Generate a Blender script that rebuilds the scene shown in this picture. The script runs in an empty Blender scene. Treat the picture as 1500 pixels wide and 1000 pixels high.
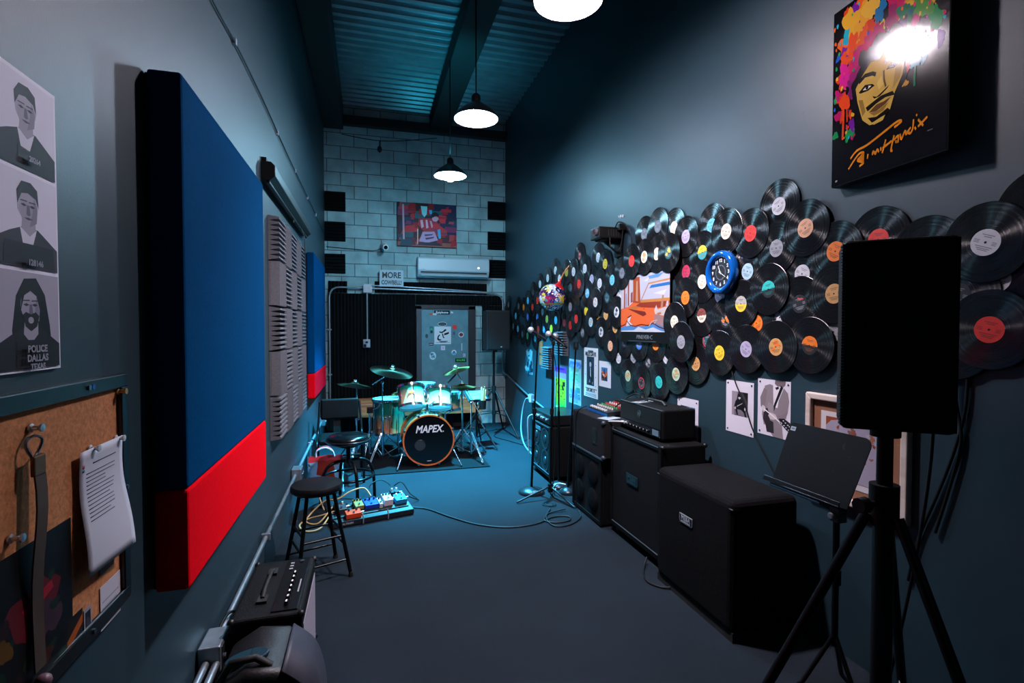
import bpy, bmesh, math, random
from mathutils import Vector, Matrix, Euler
random.seed(7)
C = bpy.context.scene.collection
PI = math.pi
# ------------------------------------------------------------------ room and camera numbers (metres)
EYE = 1.62; FPX = 750.0
YAW = math.atan(210/750.); PIT = math.atan(20/750.*math.cos(YAW))
WR, WL, YB, YF, ZC = 2.26, -.65, 8.5, -1.6, 5.1
_cy, _sy, _cp, _sp = math.cos(YAW), math.sin(YAW), math.cos(PIT), math.sin(PIT)
_fw = Vector((_sy*_cp, _cy*_cp, -_sp)); _rt = Vector((_cy, -_sy, 0)); _up = Vector((_sy*_sp, _cy*_sp, _cp))
def at(px, py, ax, v):                      # where a measured photo point lies on the plane axis=v
    d = _fw + _rt*((px-750)/FPX) - _up*((py-500)/FPX)
    o = Vector((0, 0, EYE)); return o + d*((v-o[ax])/d[ax])
def onR(px, py, off=0): return at(px, py, 0, WR-off)
def onL(px, py, off=0): return at(px, py, 0, WL+off)
def onB(px, py, off=0): return at(px, py, 1, YB-off)
def onF(px, py, z=0): return at(px, py, 2, z)
def frameM(side, p):                        # local x = right, y = up, z = out of the wall
    cols = {'R': ((0,-1,0),(0,0,1),(-1,0,0)), 'L': ((0,1,0),(0,0,1),(1,0,0)), 'B': ((1,0,0),(0,0,1),(0,-1,0)), 'F': ((1,0,0),(0,1,0),(0,0,1))}[side]
    m = Matrix.Identity(4)
    for j, c in enumerate(cols):
        for i in range(3): m[i][j] = c[i]
    m.translation = p; return m
def TR(x=0, y=0, z=0, rz=0, rx=0, ry=0): return Matrix.Translation((x,y,z)) @ Euler((rx,ry,rz)).to_matrix().to_4x4()

# ------------------------------------------------------------------ materials
def lin(h):
    h = h.lstrip('#'); out = []
    for i in (0,2,4):
        c = int(h[i:i+2],16)/255.; out.append(c/12.92 if c <= .04045 else ((c+.055)/1.055)**2.4)
    return (*out, 1)
_M = {}
def base(name):
    m = bpy.data.materials.new(name); m.use_nodes = True
    return m, m.node_tree.nodes, m.node_tree.links, m.node_tree.nodes['Principled BSDF']
def P(col, rough=.5, metal=0., spec=.5, noise=0., scale=30., bump=0., coat=0., ink=1.):
    key = (col, rough, metal, spec, noise, scale, bump, coat, ink)
    if key in _M: return _M[key]
    m, N, L, b = base('m_'+col.lstrip('#'))
    c = (*[v*ink for v in lin(col)[:3]],1); b.inputs['Base Color'].default_value = c
    b.inputs['Roughness'].default_value = rough; b.inputs['Metallic'].default_value = metal
    b.inputs['Specular IOR Level'].default_value = spec
    if coat: b.inputs['Coat Weight'].default_value = coat; b.inputs['Coat Roughness'].default_value = .08
    if noise or bump:
        tc = N.new('ShaderNodeTexCoord'); n = N.new('ShaderNodeTexNoise'); n.inputs['Scale'].default_value = scale; n.inputs['Detail'].default_value = 6
        L.new(tc.outputs['Object'], n.inputs['Vector'])
        if noise:
            r = N.new('ShaderNodeValToRGB'); r.color_ramp.elements[0].position = .3; r.color_ramp.elements[1].position = .7
            r.color_ramp.elements[0].color = (*[v*(1-noise) for v in c[:3]],1); r.color_ramp.elements[1].color = (*[min(1,v*(1+noise)) for v in c[:3]],1)
            L.new(n.outputs['Fac'], r.inputs['Fac']); L.new(r.outputs['Color'], b.inputs['Base Color'])
        if bump:
            bp = N.new('ShaderNodeBump'); bp.inputs['Strength'].default_value = bump; bp.inputs['Distance'].default_value = .004
            L.new(n.outputs['Fac'], bp.inputs['Height']); L.new(bp.outputs['Normal'], b.inputs['Normal'])
    _M[key] = m; return m
def emis(col, s):
    m, N, L, b = base('glow_'+col.lstrip('#')); b.inputs['Base Color'].default_value = (0,0,0,1)
    b.inputs['Emission Color'].default_value = lin(col); b.inputs['Emission Strength'].default_value = s; return m
def wallpaint():
    m, N, L, b = base('grey_wall_paint'); tc = N.new('ShaderNodeTexCoord')
    n = N.new('ShaderNodeTexNoise'); n.inputs['Scale'].default_value = 1.3; n.inputs['Detail'].default_value = 8; n.inputs['Roughness'].default_value=.65
    L.new(tc.outputs['Object'], n.inputs['Vector'])
    r = N.new('ShaderNodeValToRGB'); r.color_ramp.elements[0].position=.3; r.color_ramp.elements[1].position=.75
    r.color_ramp.elements[0].color=(.010,.029,.041,1); r.color_ramp.elements[1].color=(.014,.037,.051,1)
    L.new(n.outputs['Fac'], r.inputs['Fac'])
    # small scuffs, a few dark specks
    n3 = N.new('ShaderNodeTexNoise'); n3.inputs['Scale'].default_value = 9; n3.inputs['Detail'].default_value = 2
    L.new(tc.outputs['Object'], n3.inputs['Vector'])
    r3 = N.new('ShaderNodeValToRGB'); r3.color_ramp.elements[0].position=.73; r3.color_ramp.elements[0].color=(0,0,0,1); r3.color_ramp.elements[1].position=.80; r3.color_ramp.elements[1].color=(.5,.5,.5,1)
    L.new(n3.outputs['Fac'], r3.inputs['Fac'])
    mx = N.new('ShaderNodeMixRGB'); mx.inputs['Color2'].default_value=(.012,.016,.02,1)
    L.new(r3.outputs['Color'], mx.inputs['Fac']); L.new(r.outputs['Color'], mx.inputs['Color1']); L.new(mx.outputs['Color'], b.inputs['Base Color'])
    b.inputs['Roughness'].default_value=.5; b.inputs['Specular IOR Level'].default_value=.5
    n2 = N.new('ShaderNodeTexNoise'); n2.inputs['Scale'].default_value = 180; L.new(tc.outputs['Object'], n2.inputs['Vector'])
    bp = N.new('ShaderNodeBump'); bp.inputs['Strength'].default_value=.12; bp.inputs['Distance'].default_value=.002
    L.new(n2.outputs['Fac'], bp.inputs['Height']); L.new(bp.outputs['Normal'], b.inputs['Normal']); return m
def blockwall():
    m, N, L, b = base('concrete_block'); tc = N.new('ShaderNodeTexCoord'); sx = N.new('ShaderNodeSeparateXYZ'); cx = N.new('ShaderNodeCombineXYZ')
    L.new(tc.outputs['Object'], sx.inputs[0]); L.new(sx.outputs['X'], cx.inputs['X']); L.new(sx.outputs['Z'], cx.inputs['Y'])
    br = N.new('ShaderNodeTexBrick'); br.inputs['Scale'].default_value=1; br.inputs['Brick Width'].default_value=.406; br.inputs['Row Height'].default_value=.203
    br.inputs['Mortar Size'].default_value=.007; br.inputs['Mortar Smooth'].default_value=.3; br.offset=.5
    br.inputs['Color1'].default_value=(.34,.5,.52,1); br.inputs['Color2'].default_value=(.26,.39,.41,1); br.inputs['Mortar'].default_value=(.10,.11,.115,1)
    L.new(cx.outputs[0], br.inputs['Vector'])
    n = N.new('ShaderNodeTexNoise'); n.inputs['Scale'].default_value=5; n.inputs['Detail'].default_value=9; L.new(tc.outputs['Object'], n.inputs['Vector'])
    mx = N.new('ShaderNodeMixRGB'); mx.blend_type='MULTIPLY'; mx.inputs['Fac'].default_value=.6
    r = N.new('ShaderNodeValToRGB'); r.color_ramp.elements[0].position=.3; r.color_ramp.elements[0].color=(.45,.45,.45,1); r.color_ramp.elements[1].position=.65
    L.new(n.outputs['Fac'], r.inputs['Fac']); L.new(br.outputs['Color'], mx.inputs['Color1']); L.new(r.outputs['Color'], mx.inputs['Color2'])
    L.new(mx.outputs['Color'], b.inputs['Base Color']); b.inputs['Roughness'].default_value=.85
    bp = N.new('ShaderNodeBump'); bp.inputs['Strength'].default_value=.5; bp.inputs['Distance'].default_value=.01; bp.invert=True
    L.new(br.outputs['Fac'], bp.inputs['Height']); L.new(bp.outputs['Normal'], b.inputs['Normal']); return m
def carpet():
    m, N, L, b = base('dark_carpet'); tc = N.new('ShaderNodeTexCoord')
    n = N.new('ShaderNodeTexNoise'); n.inputs['Scale'].default_value=220; n.inputs['Detail'].default_value=3; L.new(tc.outputs['Object'], n.inputs['Vector'])
    n2 = N.new('ShaderNodeTexNoise'); n2.inputs['Scale'].default_value=1.6; n2.inputs['Detail'].default_value=6; L.new(tc.outputs['Object'], n2.inputs['Vector'])
    ad = N.new('ShaderNodeMath'); ad.operation='MULTIPLY_ADD'; ad.inputs[1].default_value=.5; L.new(n.outputs['Fac'], ad.inputs[0])
    ad2 = N.new('ShaderNodeMath'); ad2.operation='MULTIPLY'; ad2.inputs[1].default_value=.5; L.new(n2.outputs['Fac'], ad2.inputs[0]); L.new(ad2.outputs[0], ad.inputs[2])
    r = N.new('ShaderNodeValToRGB'); r.color_ramp.elements[0].position=.35; r.color_ramp.elements[1].position=.65
    r.color_ramp.elements[0].color=(.0075,.0118,.0160,1); r.color_ramp.elements[1].color=(.0108,.0168,.0228,1)
    L.new(ad.outputs[0], r.inputs['Fac']); L.new(r.outputs['Color'], b.inputs['Base Color']); b.inputs['Roughness'].default_value=.95; b.inputs['Specular IOR Level'].default_value=.1
    bp = N.new('ShaderNodeBump'); bp.inputs['Strength'].default_value=.4; bp.inputs['Distance'].default_value=.004
    L.new(n.outputs['Fac'], bp.inputs['Height']); L.new(bp.outputs['Normal'], b.inputs['Normal']); return m
def vinylmat():
    m, N, L, b = base('black_vinyl'); b.inputs['Base Color'].default_value=(.006,.006,.007,1); b.inputs['Roughness'].default_value=.26
    b.inputs['Specular IOR Level'].default_value=.5
    b.inputs['Anisotropic'].default_value=.97
    t = N.new('ShaderNodeTangent'); t.direction_type='RADIAL'; t.axis='Z'; L.new(t.outputs[0], b.inputs['Tangent'])
    tc = N.new('ShaderNodeTexCoord'); sx = N.new('ShaderNodeVectorMath'); sx.operation='LENGTH'; L.new(tc.outputs['Object'], sx.inputs[0])
    n = N.new('ShaderNodeTexNoise'); n.noise_dimensions='1D'; n.inputs['Scale'].default_value=120; n.inputs['Detail'].default_value=2; L.new(sx.outputs['Value'], n.inputs['W'])
    mr = N.new('ShaderNodeMapRange'); mr.inputs['From Min'].default_value=.3; mr.inputs['From Max'].default_value=.7; mr.inputs['To Min'].default_value=.20; mr.inputs['To Max'].default_value=.30
    L.new(n.outputs['Fac'], mr.inputs['Value']); L.new(mr.outputs[0], b.inputs['Roughness']); return m
def fademat(name, lo, hi, axis='Z', p0=.3, p1=.75, rough=.18):
    m, N, L, b = base(name); tc = N.new('ShaderNodeTexCoord'); sx = N.new('ShaderNodeSeparateXYZ'); L.new(tc.outputs['Generated'], sx.inputs[0])
    r = N.new('ShaderNodeValToRGB'); r.color_ramp.elements[0].position=p0; r.color_ramp.elements[1].position=p1
    r.color_ramp.elements[0].color=lin(lo); r.color_ramp.elements[1].color=lin(hi)
    L.new(sx.outputs[axis], r.inputs['Fac']); L.new(r.outputs['Color'], b.inputs['Base Color']); b.inputs['Roughness'].default_value=rough; b.inputs['Coat Weight'].default_value=.6; return m
def drumskin(col):
    m, N, L, b = base('drum_skin'); b.inputs['Base Color'].default_value = lin(col); b.inputs['Roughness'].default_value = .4
    tr = N.new('ShaderNodeBsdfTranslucent'); tr.inputs['Color'].default_value = lin(col); mx = N.new('ShaderNodeMixShader'); mx.inputs[0].default_value = .55
    L.new(b.outputs[0], mx.inputs[1]); L.new(tr.outputs[0], mx.inputs[2]); L.new(mx.outputs[0], N['Material Output'].inputs['Surface']); return m
def woodmat(c1, c2, axis='X', scale=3):
    m, N, L, b = base('wood_grain'); tc = N.new('ShaderNodeTexCoord'); mp = N.new('ShaderNodeMapping'); L.new(tc.outputs['Object'], mp.inputs['Vector'])
    mp.inputs['Scale'].default_value = {'X':(.6,9,9),'Y':(9,.6,9),'Z':(9,9,.6)}[axis]
    n = N.new('ShaderNodeTexNoise'); n.inputs['Scale'].default_value=scale; n.inputs['Detail'].default_value=8; n.inputs['Distortion'].default_value=.6; L.new(mp.outputs[0], n.inputs['Vector'])
    r = N.new('ShaderNodeValToRGB'); r.color_ramp.elements[0].position=.35; r.color_ramp.elements[1].position=.65; r.color_ramp.elements[0].color=lin(c1); r.color_ramp.elements[1].color=lin(c2)
    L.new(n.outputs['Fac'], r.inputs['Fac']); L.new(r.outputs['Color'], b.inputs['Base Color']); b.inputs['Roughness'].default_value=.5; return m
def splatter(stops, scale, rough=.08, coat=.8, detail=4):
    m, N, L, b = base('paint_splatter'); tc = N.new('ShaderNodeTexCoord')
    v = N.new('ShaderNodeTexVoronoi'); v.inputs['Scale'].default_value=scale
    n = N.new('ShaderNodeTexNoise'); n.inputs['Scale'].default_value=scale*1.3; n.inputs['Detail'].default_value=detail; L.new(tc.outputs['Object'], n.inputs['Vector'])
    ad = N.new('ShaderNodeMixRGB'); ad.inputs['Fac'].default_value=.2; L.new(tc.outputs['Object'], ad.inputs['Color1']); L.new(n.outputs['Color'], ad.inputs['Color2'])
    L.new(ad.outputs['Color'], v.inputs['Vector']); sp = N.new('ShaderNodeSeparateColor'); L.new(v.outputs['Color'], sp.inputs[0])
    r = N.new('ShaderNodeValToRGB'); r.color_ramp.interpolation='CONSTANT'
    for i, c in enumerate(stops):
        p = i/len(stops)
        e = r.color_ramp.elements[i] if i < 2 else r.color_ramp.elements.new(p)
        e.position = p; e.color = lin(c)
    L.new(sp.outputs['Red'], r.inputs['Fac']); L.new(r.outputs['Color'], b.inputs['Base Color']); b.inputs['Roughness'].default_value=rough; b.inputs['Coat Weight'].default_value=coat; return m
BLK = P('#08090a', .55, 0, .25); BLKG = P('#08090a', .22); BLKM = P('#121416', .9, 0, .2); CHROME = P('#c8d0d6', .18, 1.); STEEL = P('#7d878f', .35, 1.); GALV = P('#9aa5ad', .42, .85, .5, .12, 14)
TOLEX = P('#08090a', .65, 0, .14, .3, 160, .5); RUB = P('#060606', .7)
DARKSTEEL = P('#0b0c0e', .35, .4, .3); WHITEP = P('#d9dde0', .6)

# ------------------------------------------------------------------ mesh builder
class MB:
    def __init__(s): s.v=[]; s.f=[]; s.mi=[]; s.k=0
    def add(s, vs, fs, M=None):
        b=len(s.v); s.v += [tuple(M@Vector(v)) if M is not None else tuple(v) for v in vs]
        for f in fs: s.f.append([b+i for i in f]); s.mi.append(s.k)
        return s
    def m(s, k): s.k=k; return s
    def box(s, x0,x1,y0,y1,z0,z1, M=None):
        return s.add([(x0,y0,z0),(x1,y0,z0),(x1,y1,z0),(x0,y1,z0),(x0,y0,z1),(x1,y0,z1),(x1,y1,z1),(x0,y1,z1)],
            [(3,2,1,0),(4,5,6,7),(0,1,5,4),(1,2,6,5),(2,3,7,6),(3,0,4,7)], M)
    def cyl(s, a, b, r, r2=None, n=16, cap=True):
        a=Vector(a); b=Vector(b); r2=r if r2 is None else r2; d=(b-a).normalized()
        u=d.orthogonal().normalized(); w=d.cross(u); vs=[]
        for p,q in ((a,r),(b,r2)):
            for i in range(n):
                t=2*PI*i/n; vs.append(p+u*(q*math.cos(t))+w*(q*math.sin(t)))
        fs=[(i,(i+1)%n,n+(i+1)%n,n+i) for i in range(n)]
        if cap: fs += [tuple(range(n-1,-1,-1)), tuple(range(n,2*n))]
        return s.add(vs,fs)
    def tube(s, pts, r, n=8, closed=False, cap=True):
        pts=[Vector(p) for p in pts]; N=len(pts); rings=[]; u=None
        for i,p in enumerate(pts):
            if closed: d=(pts[(i+1)%N]-pts[i-1])
            else: d=pts[min(i+1,N-1)]-pts[max(i-1,0)]
            if d.length < 1e-9: d=Vector((0,0,1))
            d.normalize()
            if u is None: u=d.orthogonal().normalized()
            u=(u-d*u.dot(d)); u=u.normalized() if u.length>1e-6 else d.orthogonal().normalized()
            w=d.cross(u); rings.append([p+u*(r*math.cos(2*PI*j/n))+w*(r*math.sin(2*PI*j/n)) for j in range(n)])
        vs=[q for rg in rings for q in rg]; fs=[]
        for i in range(N if closed else N-1):
            a=i*n; b=((i+1)%N)*n
            for j in range(n): fs.append((a+j,a+(j+1)%n,b+(j+1)%n,b+j))
        if cap and not closed: fs += [tuple(range(n-1,-1,-1)), tuple(range((N-1)*n,N*n))]
        return s.add(vs,fs)
    def lathe(s, prof, n=32, M=None, cap=True):
        vs=[]; fs=[]
        for r,z in prof:
            for i in range(n): vs.append((r*math.cos(2*PI*i/n), r*math.sin(2*PI*i/n), z))
        for k in range(len(prof)-1):
            for i in range(n): fs.append((k*n+i,k*n+(i+1)%n,(k+1)*n+(i+1)%n,(k+1)*n+i))
        if cap and prof[0][0]>1e-5: fs.append(tuple(range(n-1,-1,-1)))
        if cap and prof[-1][0]>1e-5: fs.append(tuple(range((len(prof)-1)*n,len(prof)*n)))
        return s.add(vs,fs,M)
    def prism(s, poly, z0, z1, M=None):
        n=len(poly); a=sum(poly[i][0]*poly[(i+1)%n][1]-poly[(i+1)%n][0]*poly[i][1] for i in range(n))
        if a<0: poly=poly[::-1]
        vs=[(x,y,z0) for x,y in poly]+[(x,y,z1) for x,y in poly]
        fs=[tuple(range(n-1,-1,-1)),tuple(range(n,2*n))]+[(i,(i+1)%n,n+(i+1)%n,n+i) for i in range(n)]
        return s.add(vs,fs,M)
    def flat(s, poly, z, M=None):
        n=len(poly); a=sum(poly[i][0]*poly[(i+1)%n][1]-poly[(i+1)%n][0]*poly[i][1] for i in range(n))
        if a<0: poly=poly[::-1]
        return s.add([(x,y,z) for x,y in poly],[tuple(range(n))],M)
    def sph(s, c, r, n=16, m=10, sc=(1,1,1)):
        prof=[(max(1e-6,math.sin(PI*i/m)),-math.cos(PI*i/m)) for i in range(m+1)]
        return s.lathe(prof,n,Matrix.Translation(c)@Matrix.Diagonal((r*sc[0],r*sc[1],r*sc[2],1)))
    def build(s, name, mats, parent=None, M=None, smooth=None, bevel=0, seg=2):
        me=bpy.data.meshes.new(name); me.from_pydata(s.v,[],s.f)
        mats=mats if isinstance(mats,(list,tuple)) else [mats]
        for m in mats: me.materials.append(m)
        for p,k in zip(me.polygons,s.mi): p.material_index=min(k,len(mats)-1)
        bm=bmesh.new(); bm.from_mesh(me); bmesh.ops.remove_doubles(bm,verts=bm.verts,dist=1e-6); bm.to_mesh(me); bm.free()
        o=bpy.data.objects.new(name,me); C.objects.link(o)
        if parent is not None: o.parent=parent
        if M is not None: o.matrix_local=M
        if bevel:
            bv=o.modifiers.new('bevel','BEVEL'); bv.width=bevel; bv.segments=seg; bv.limit_method='ANGLE'; bv.angle_limit=math.radians(40)
        if smooth:
            me.polygons.foreach_set('use_smooth',[True]*len(me.polygons))
            me.set_sharp_from_angle(angle=math.radians(smooth))
        return o
def tag(o, label, cat, group=None, kind=None):
    o['label']=label; o['category']=cat
    if group: o['group']=group
    if kind: o['kind']=kind
    return o
def thing(name, label, cat, M=None, group=None):
    o=bpy.data.objects.new(name,None); o.empty_display_size=.05; C.objects.link(o)
    if M is not None: o.matrix_world=M if isinstance(M,Matrix) else Matrix.Translation(M)
    return tag(o,label,cat,group)
def struct(o): o['kind']='structure'; return o
def copytree(o, parent=None):
    c=o.copy(); C.objects.link(c)
    if parent is not None: c.parent=parent
    for ch in list(o.children): copytree(ch,c)
    return c
def text(body, size, mat, parent=None, M=None, shear=0, bold=0, extrude=.0004, name='lettering', sx=1, align='CENTER'):
    cu=bpy.data.curves.new(name,'FONT'); cu.body=body; cu.size=size; cu.align_x=align; cu.align_y='CENTER'; cu.shear=shear; cu.offset=bold; cu.extrude=extrude; cu.resolution_u=3
    cu.materials.append(mat); to=bpy.data.objects.new(name,cu); C.objects.link(to)
    me=bpy.data.meshes.new_from_object(to.evaluated_get(bpy.context.evaluated_depsgraph_get())); bpy.data.objects.remove(to); bpy.data.curves.remove(cu)
    me.name=name; o=bpy.data.objects.new(name,me); C.objects.link(o)
    if parent is not None: o.parent=parent
    o.matrix_local=(M if M is not None else Matrix.Identity(4))@Matrix.Diagonal((sx,1,1,1)); return o
def arc(cx,cy,rx,ry=None,a0=0,a1=360,n=20):
    ry=rx if ry is None else ry; full=abs(a1-a0)>=360
    return [(cx+rx*math.cos(math.radians(a0+(a1-a0)*i/(n if full else n-1))), cy+ry*math.sin(math.radians(a0+(a1-a0)*i/(n if full else n-1)))) for i in range(n)]
def blob(cx,cy,r,seed,amp=.35,n=22):
    rd=random.Random(seed); ph=[rd.uniform(0,6.28) for _ in range(4)]
    out=[]
    for i in range(n):
        t=2*PI*i/n; q=r*(1+amp*(.5*math.sin(2*t+ph[0])+.35*math.sin(3*t+ph[1])+.3*math.sin(5*t+ph[2])+.22*math.sin(8*t+ph[3])))
        out.append((cx+q*math.cos(t),cy+q*math.sin(t)))
    return out
def ribbon(pts, w):
    L_=[];R_=[]
    for i,p in enumerate(pts):
        a=Vector(pts[max(i-1,0)]);b=Vector(pts[min(i+1,len(pts)-1)]); d=(b-a); d=d.normalized() if d.length else Vector((1,0)); n=Vector((-d.y,d.x))*w/2
        L_.append((p[0]+n.x,p[1]+n.y));R_.append((p[0]-n.x,p[1]-n.y))
    return L_+R_[::-1]
def rect(x0,y0,x1,y1): return [(x0,y0),(x1,y0),(x1,y1),(x0,y1)]
def smoothpath(pts, n=6):
    pts=[Vector(p) for p in pts]; out=[]
    for i in range(len(pts)-1):
        p0=pts[max(i-1,0)];p1=pts[i];p2=pts[i+1];p3=pts[min(i+2,len(pts)-1)]
        for k in range(n):
            t=k/n; out.append(.5*((2*p1)+(-p0+p2)*t+(2*p0-5*p1+4*p2-p3)*t*t+(-p0+3*p1-3*p2+p3)*t**3))
    out.append(pts[-1]); return out
def printed(name, w, h, shapes, M=None, parent=None, paper='#cfcdd4', thick=.0015, rough=.5, coat=0., z0=0., step=.00003, spec=.18, ink=1.):
    """a printed sheet: a thin body whose picture is flat inked areas in unit coordinates (0..1, 0..1)"""
    mb=MB(); mats=[P(paper,rough,0,spec,coat=coat)]; idx={paper:0}
    mb.box(-w/2,w/2,-h/2,h/2,z0,z0+thick); z=z0+thick
    for poly,col in shapes:
        if col not in idx: idx[col]=len(mats); mats.append(P(col,rough,0,spec,coat=coat,ink=ink))
        z+=step; mb.m(idx[col])
        if poly and isinstance(poly[0],list):
            for q in poly: mb.flat([((x-.5)*w,(y-.5)*h) for x,y in q],z)
        else: mb.flat([((x-.5)*w,(y-.5)*h) for x,y in poly],z)
    return mb.build(name,mats,parent,M)
def cable(name, pts, r, mat, label, cat='cable', n=8, group=None, sm=8):
    return tag(MB().tube(smoothpath(pts,sm),r,n).build(name,mat,smooth=60),label,cat,group)

# ================================================================== the room
WPAINT=wallpaint()
struct(MB().box(WL-.15,WR+.15,YF-.15,YB+.15,-.12,0).build('floor',carpet()))
struct(MB().box(WL-.15,WL,YF-.15,YB+.15,0,ZC+.2).build('wall_left',WPAINT))
struct(MB().box(WR,WR+.15,YF-.15,YB+.15,0,ZC+.2).build('wall_right',WPAINT))
struct(MB().box(WL,WR,YB,YB+.2,0,ZC+.2).build('wall_back',blockwall()))
struct(MB().box(WL,WR,YF-.15,YF,0,ZC+.2).build('wall_front',WPAINT))
DECK=P('#8f9ba2',.35,.7,.5,.15,4)
prof=[]; y=YF
while y<YB:
    prof += [(y,ZC),(y+.05,ZC),(y+.07,ZC+.04),(y+.13,ZC+.04)]; y+=.15
mb=MB(); n=len(prof); vs=[(x,py,pz) for x in (WL,WR) for py,pz in prof]
mb.add(vs,[(i,i+1,n+i+1,n+i) for i in range(n-1)]); mb.box(WL,WR,YF,YB,ZC+.06,ZC+.1)
struct(mb.build('ceiling',DECK))
BEAM=P('#0c0e11',.7)
struct(MB().box(WL,-.36,YF,YB,4.72,ZC).build('trim_1',BEAM,bevel=.01))
struct(MB().box(.98,1.3,YF,YB,4.86,ZC).build('trim_2',BEAM,bevel=.01))
struct(MB().box(-.36,WR,YB-.12,YB,4.78,4.92).build('trim_3',BEAM,bevel=.01))
BSL=MB().box(WL,WL+.012,YF,YB,0,.1); 

# ------------------------------------------------------------------ door at the back
d0=struct(MB().box(.80,1.72,YB-.06,YB,0,1.985).build('door_1',P('#2a3036',.5)))
def doorpart(nm,x0,x1,y0,y1,z0,z1,mat,bev=.004):
    return MB().box(x0,x1,y0,y1,z0,z1).build(nm,mat,d0,bevel=bev)
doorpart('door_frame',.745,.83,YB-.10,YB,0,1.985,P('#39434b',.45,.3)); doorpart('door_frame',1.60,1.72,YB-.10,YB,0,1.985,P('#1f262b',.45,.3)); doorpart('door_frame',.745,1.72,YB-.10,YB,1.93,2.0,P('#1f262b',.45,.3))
doorpart('door_leaf',.83,1.60,YB-.085,YB-.05,.01,1.93,P('#52808c',.45,.2,.5,.16,7))
MB().cyl((1.53,YB-.085,1.0),(1.53,YB-.14,1.0),.012).cyl((1.53,YB-.14,1.0),(1.42,YB-.14,1.0),.011).cyl((1.53,YB-.085,1.0),(1.53,YB-.092,1.0),.035).build('door_handle',STEEL,d0,smooth=40)
def sticker(px,py,w,h,shapes,label,paper,txt=None,tcol='#e8e8e8',round_=False,oval=None):
    p=onB(px,py,.088); M=frameM('B',p)
    if round_ or oval:
        mb=MB().prism(arc(0,0,w/2,h/2,n=24),0,.001); mats=[P(paper,.5)]
        for poly,col in shapes:
            mats.append(P(col,.5)); mb.m(len(mats)-1); mb.flat([((x-.5)*w,(y-.5)*h) for x,y in poly],.0012+.0002*len(mats))
        o=mb.build('door_sticker',mats,None,M)
    else: o=printed('door_sticker',w,h,shapes,M,None,paper,.001,.5,step=.0003)
    tag(o,label,'sticker','stickers on the door')
    if txt: text(txt[0],txt[1],P(tcol,.5),o,TR(txt[2],txt[3],.0035),bold=.0015,sx=txt[4] if len(txt)>4 else 1)
    return o
sq=sticker(648.5,491,.275,.29,[([(.16,.28),(.2,.45),(.3,.56),(.34,.5),(.26,.4),(.27,.3),(.42,.27),(.4,.22),(.25,.2)],'#0a0c10'),
  ([(.3,.66),(.45,.62),(.6,.7),(.72,.78),(.7,.86),(.6,.83),(.52,.74),(.4,.7),(.3,.74)],'#0a0c10'),([(.58,.5),(.75,.54),(.88,.6),(.86,.7),(.7,.64),(.6,.62)],'#0a0c10'),
  ([(.45,.6),(.52,.6),(.56,.42),(.62,.36),(.56,.33),(.5,.4)],'#0a0c10'),(rect(.28,.14,.8,.18),'#10131a'),(rect(.1,.09,.92,.105),'#10131a'),(rect(.35,.1,.7,.13),'#10131a')],
  'large square white sticker with black brush figure in middle of door','#c9d2d8')
sticker(648,474.5,.15,.07,[(arc(.5,.5,.46,.4),'#0a0d12'),(rect(.2,.42,.8,.55),'#5d6a74')],'dark oval sticker with pale rim just above the square white sticker','#bcc7ce',oval=1)
sticker(666,479,.078,.078,[],'round plain red sticker beside the square white one','#d4281c',round_=True)
sticker(665,488,.03,.045,[(rect(.3,.1,.6,.9),'#7a5aa0')],'tiny purple sticker under the round red sticker','#2c3f63')
sticker(675.5,490,.09,.09,[(arc(.5,.5,.36),'#8d2029'),(rect(.1,.42,.9,.58),'#10131a')],'round white sticker with red centre and dark bar','#c9d2d8',round_=True)
sticker(649,509.5,.068,.07,[(rect(.3,.3,.7,.7),'#b59ac0')],'small pale pink square sticker below the large square one','#c8c3d6')
sticker(665,516,.085,.085,[(arc(.5,.35,.42,.3),'#3f9fc4'),(arc(.5,.62,.16),'#11161c')],'round white and blue sticker with dark dot','#d0d9de',round_=True)
sticker(675,527.5,.185,.062,[],'black rectangular sticker with green lettering low on the door','#06090a',('SHURE',.045,0,0,1.1),'#3fc45a')
sticker(676.5,508,.016,.12,[],'thin white strip sticker right of the others on door','#b7c6cf')
sticker(680,520,.04,.05,[(rect(.2,.3,.6,.7),'#4f7d8f')],'tiny white and grey sticker above the green lettering','#b7c6cf')
sticker(632,483,.05,.11,[(blob(.5,.6,.3,3),'#1d9a78'),(rect(.3,.05,.8,.4),'#101a1c')],'narrow teal and black sticker left of the square white one','#1b5f6c')
sticker(625,492,.045,.07,[],'small plain dark oval sticker left side of door','#123038',oval=1)
sticker(631.5,504,.07,.04,[(rect(.1,.5,.9,.8),'#a8404a'),(rect(.1,.35,.9,.5),'#d0d5da')],'small dark sticker with red and white stripe','#141a20')
lace=sticker(634,521,.11,.13,[(blob(.35,.7,.2,4),'#41768a'),(blob(.65,.4,.16,5),'#41768a'),(blob(.4,.35,.12,6),'#41768a')],'pale blue ragged oval sticker low on the door, left side','#a9cdd8',oval=1)
sticker(615.5,487,.03,.14,[(rect(.2,.5,.8,.95),'#b78fc4')],'narrow pink and blue strip sticker at door edge','#7fb2d0')
sticker(647.5,457.5,.255,.066,[],'black banner sticker with white script at top of door','#05080a',('Epiphone',.052,0,0,1.05),'#cfd8dc')
sticker(634.5,460,.11,.03,[(rect(.45,0,1,1),'#c9d2d8')],'orange and white strip sticker just under the black banner','#c4532e')
sticker(662,457.5,.06,.05,[(blob(.5,.5,.3,9),'#c2ccd2')],'small silver sticker right of the black banner','#6d8590')

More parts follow.
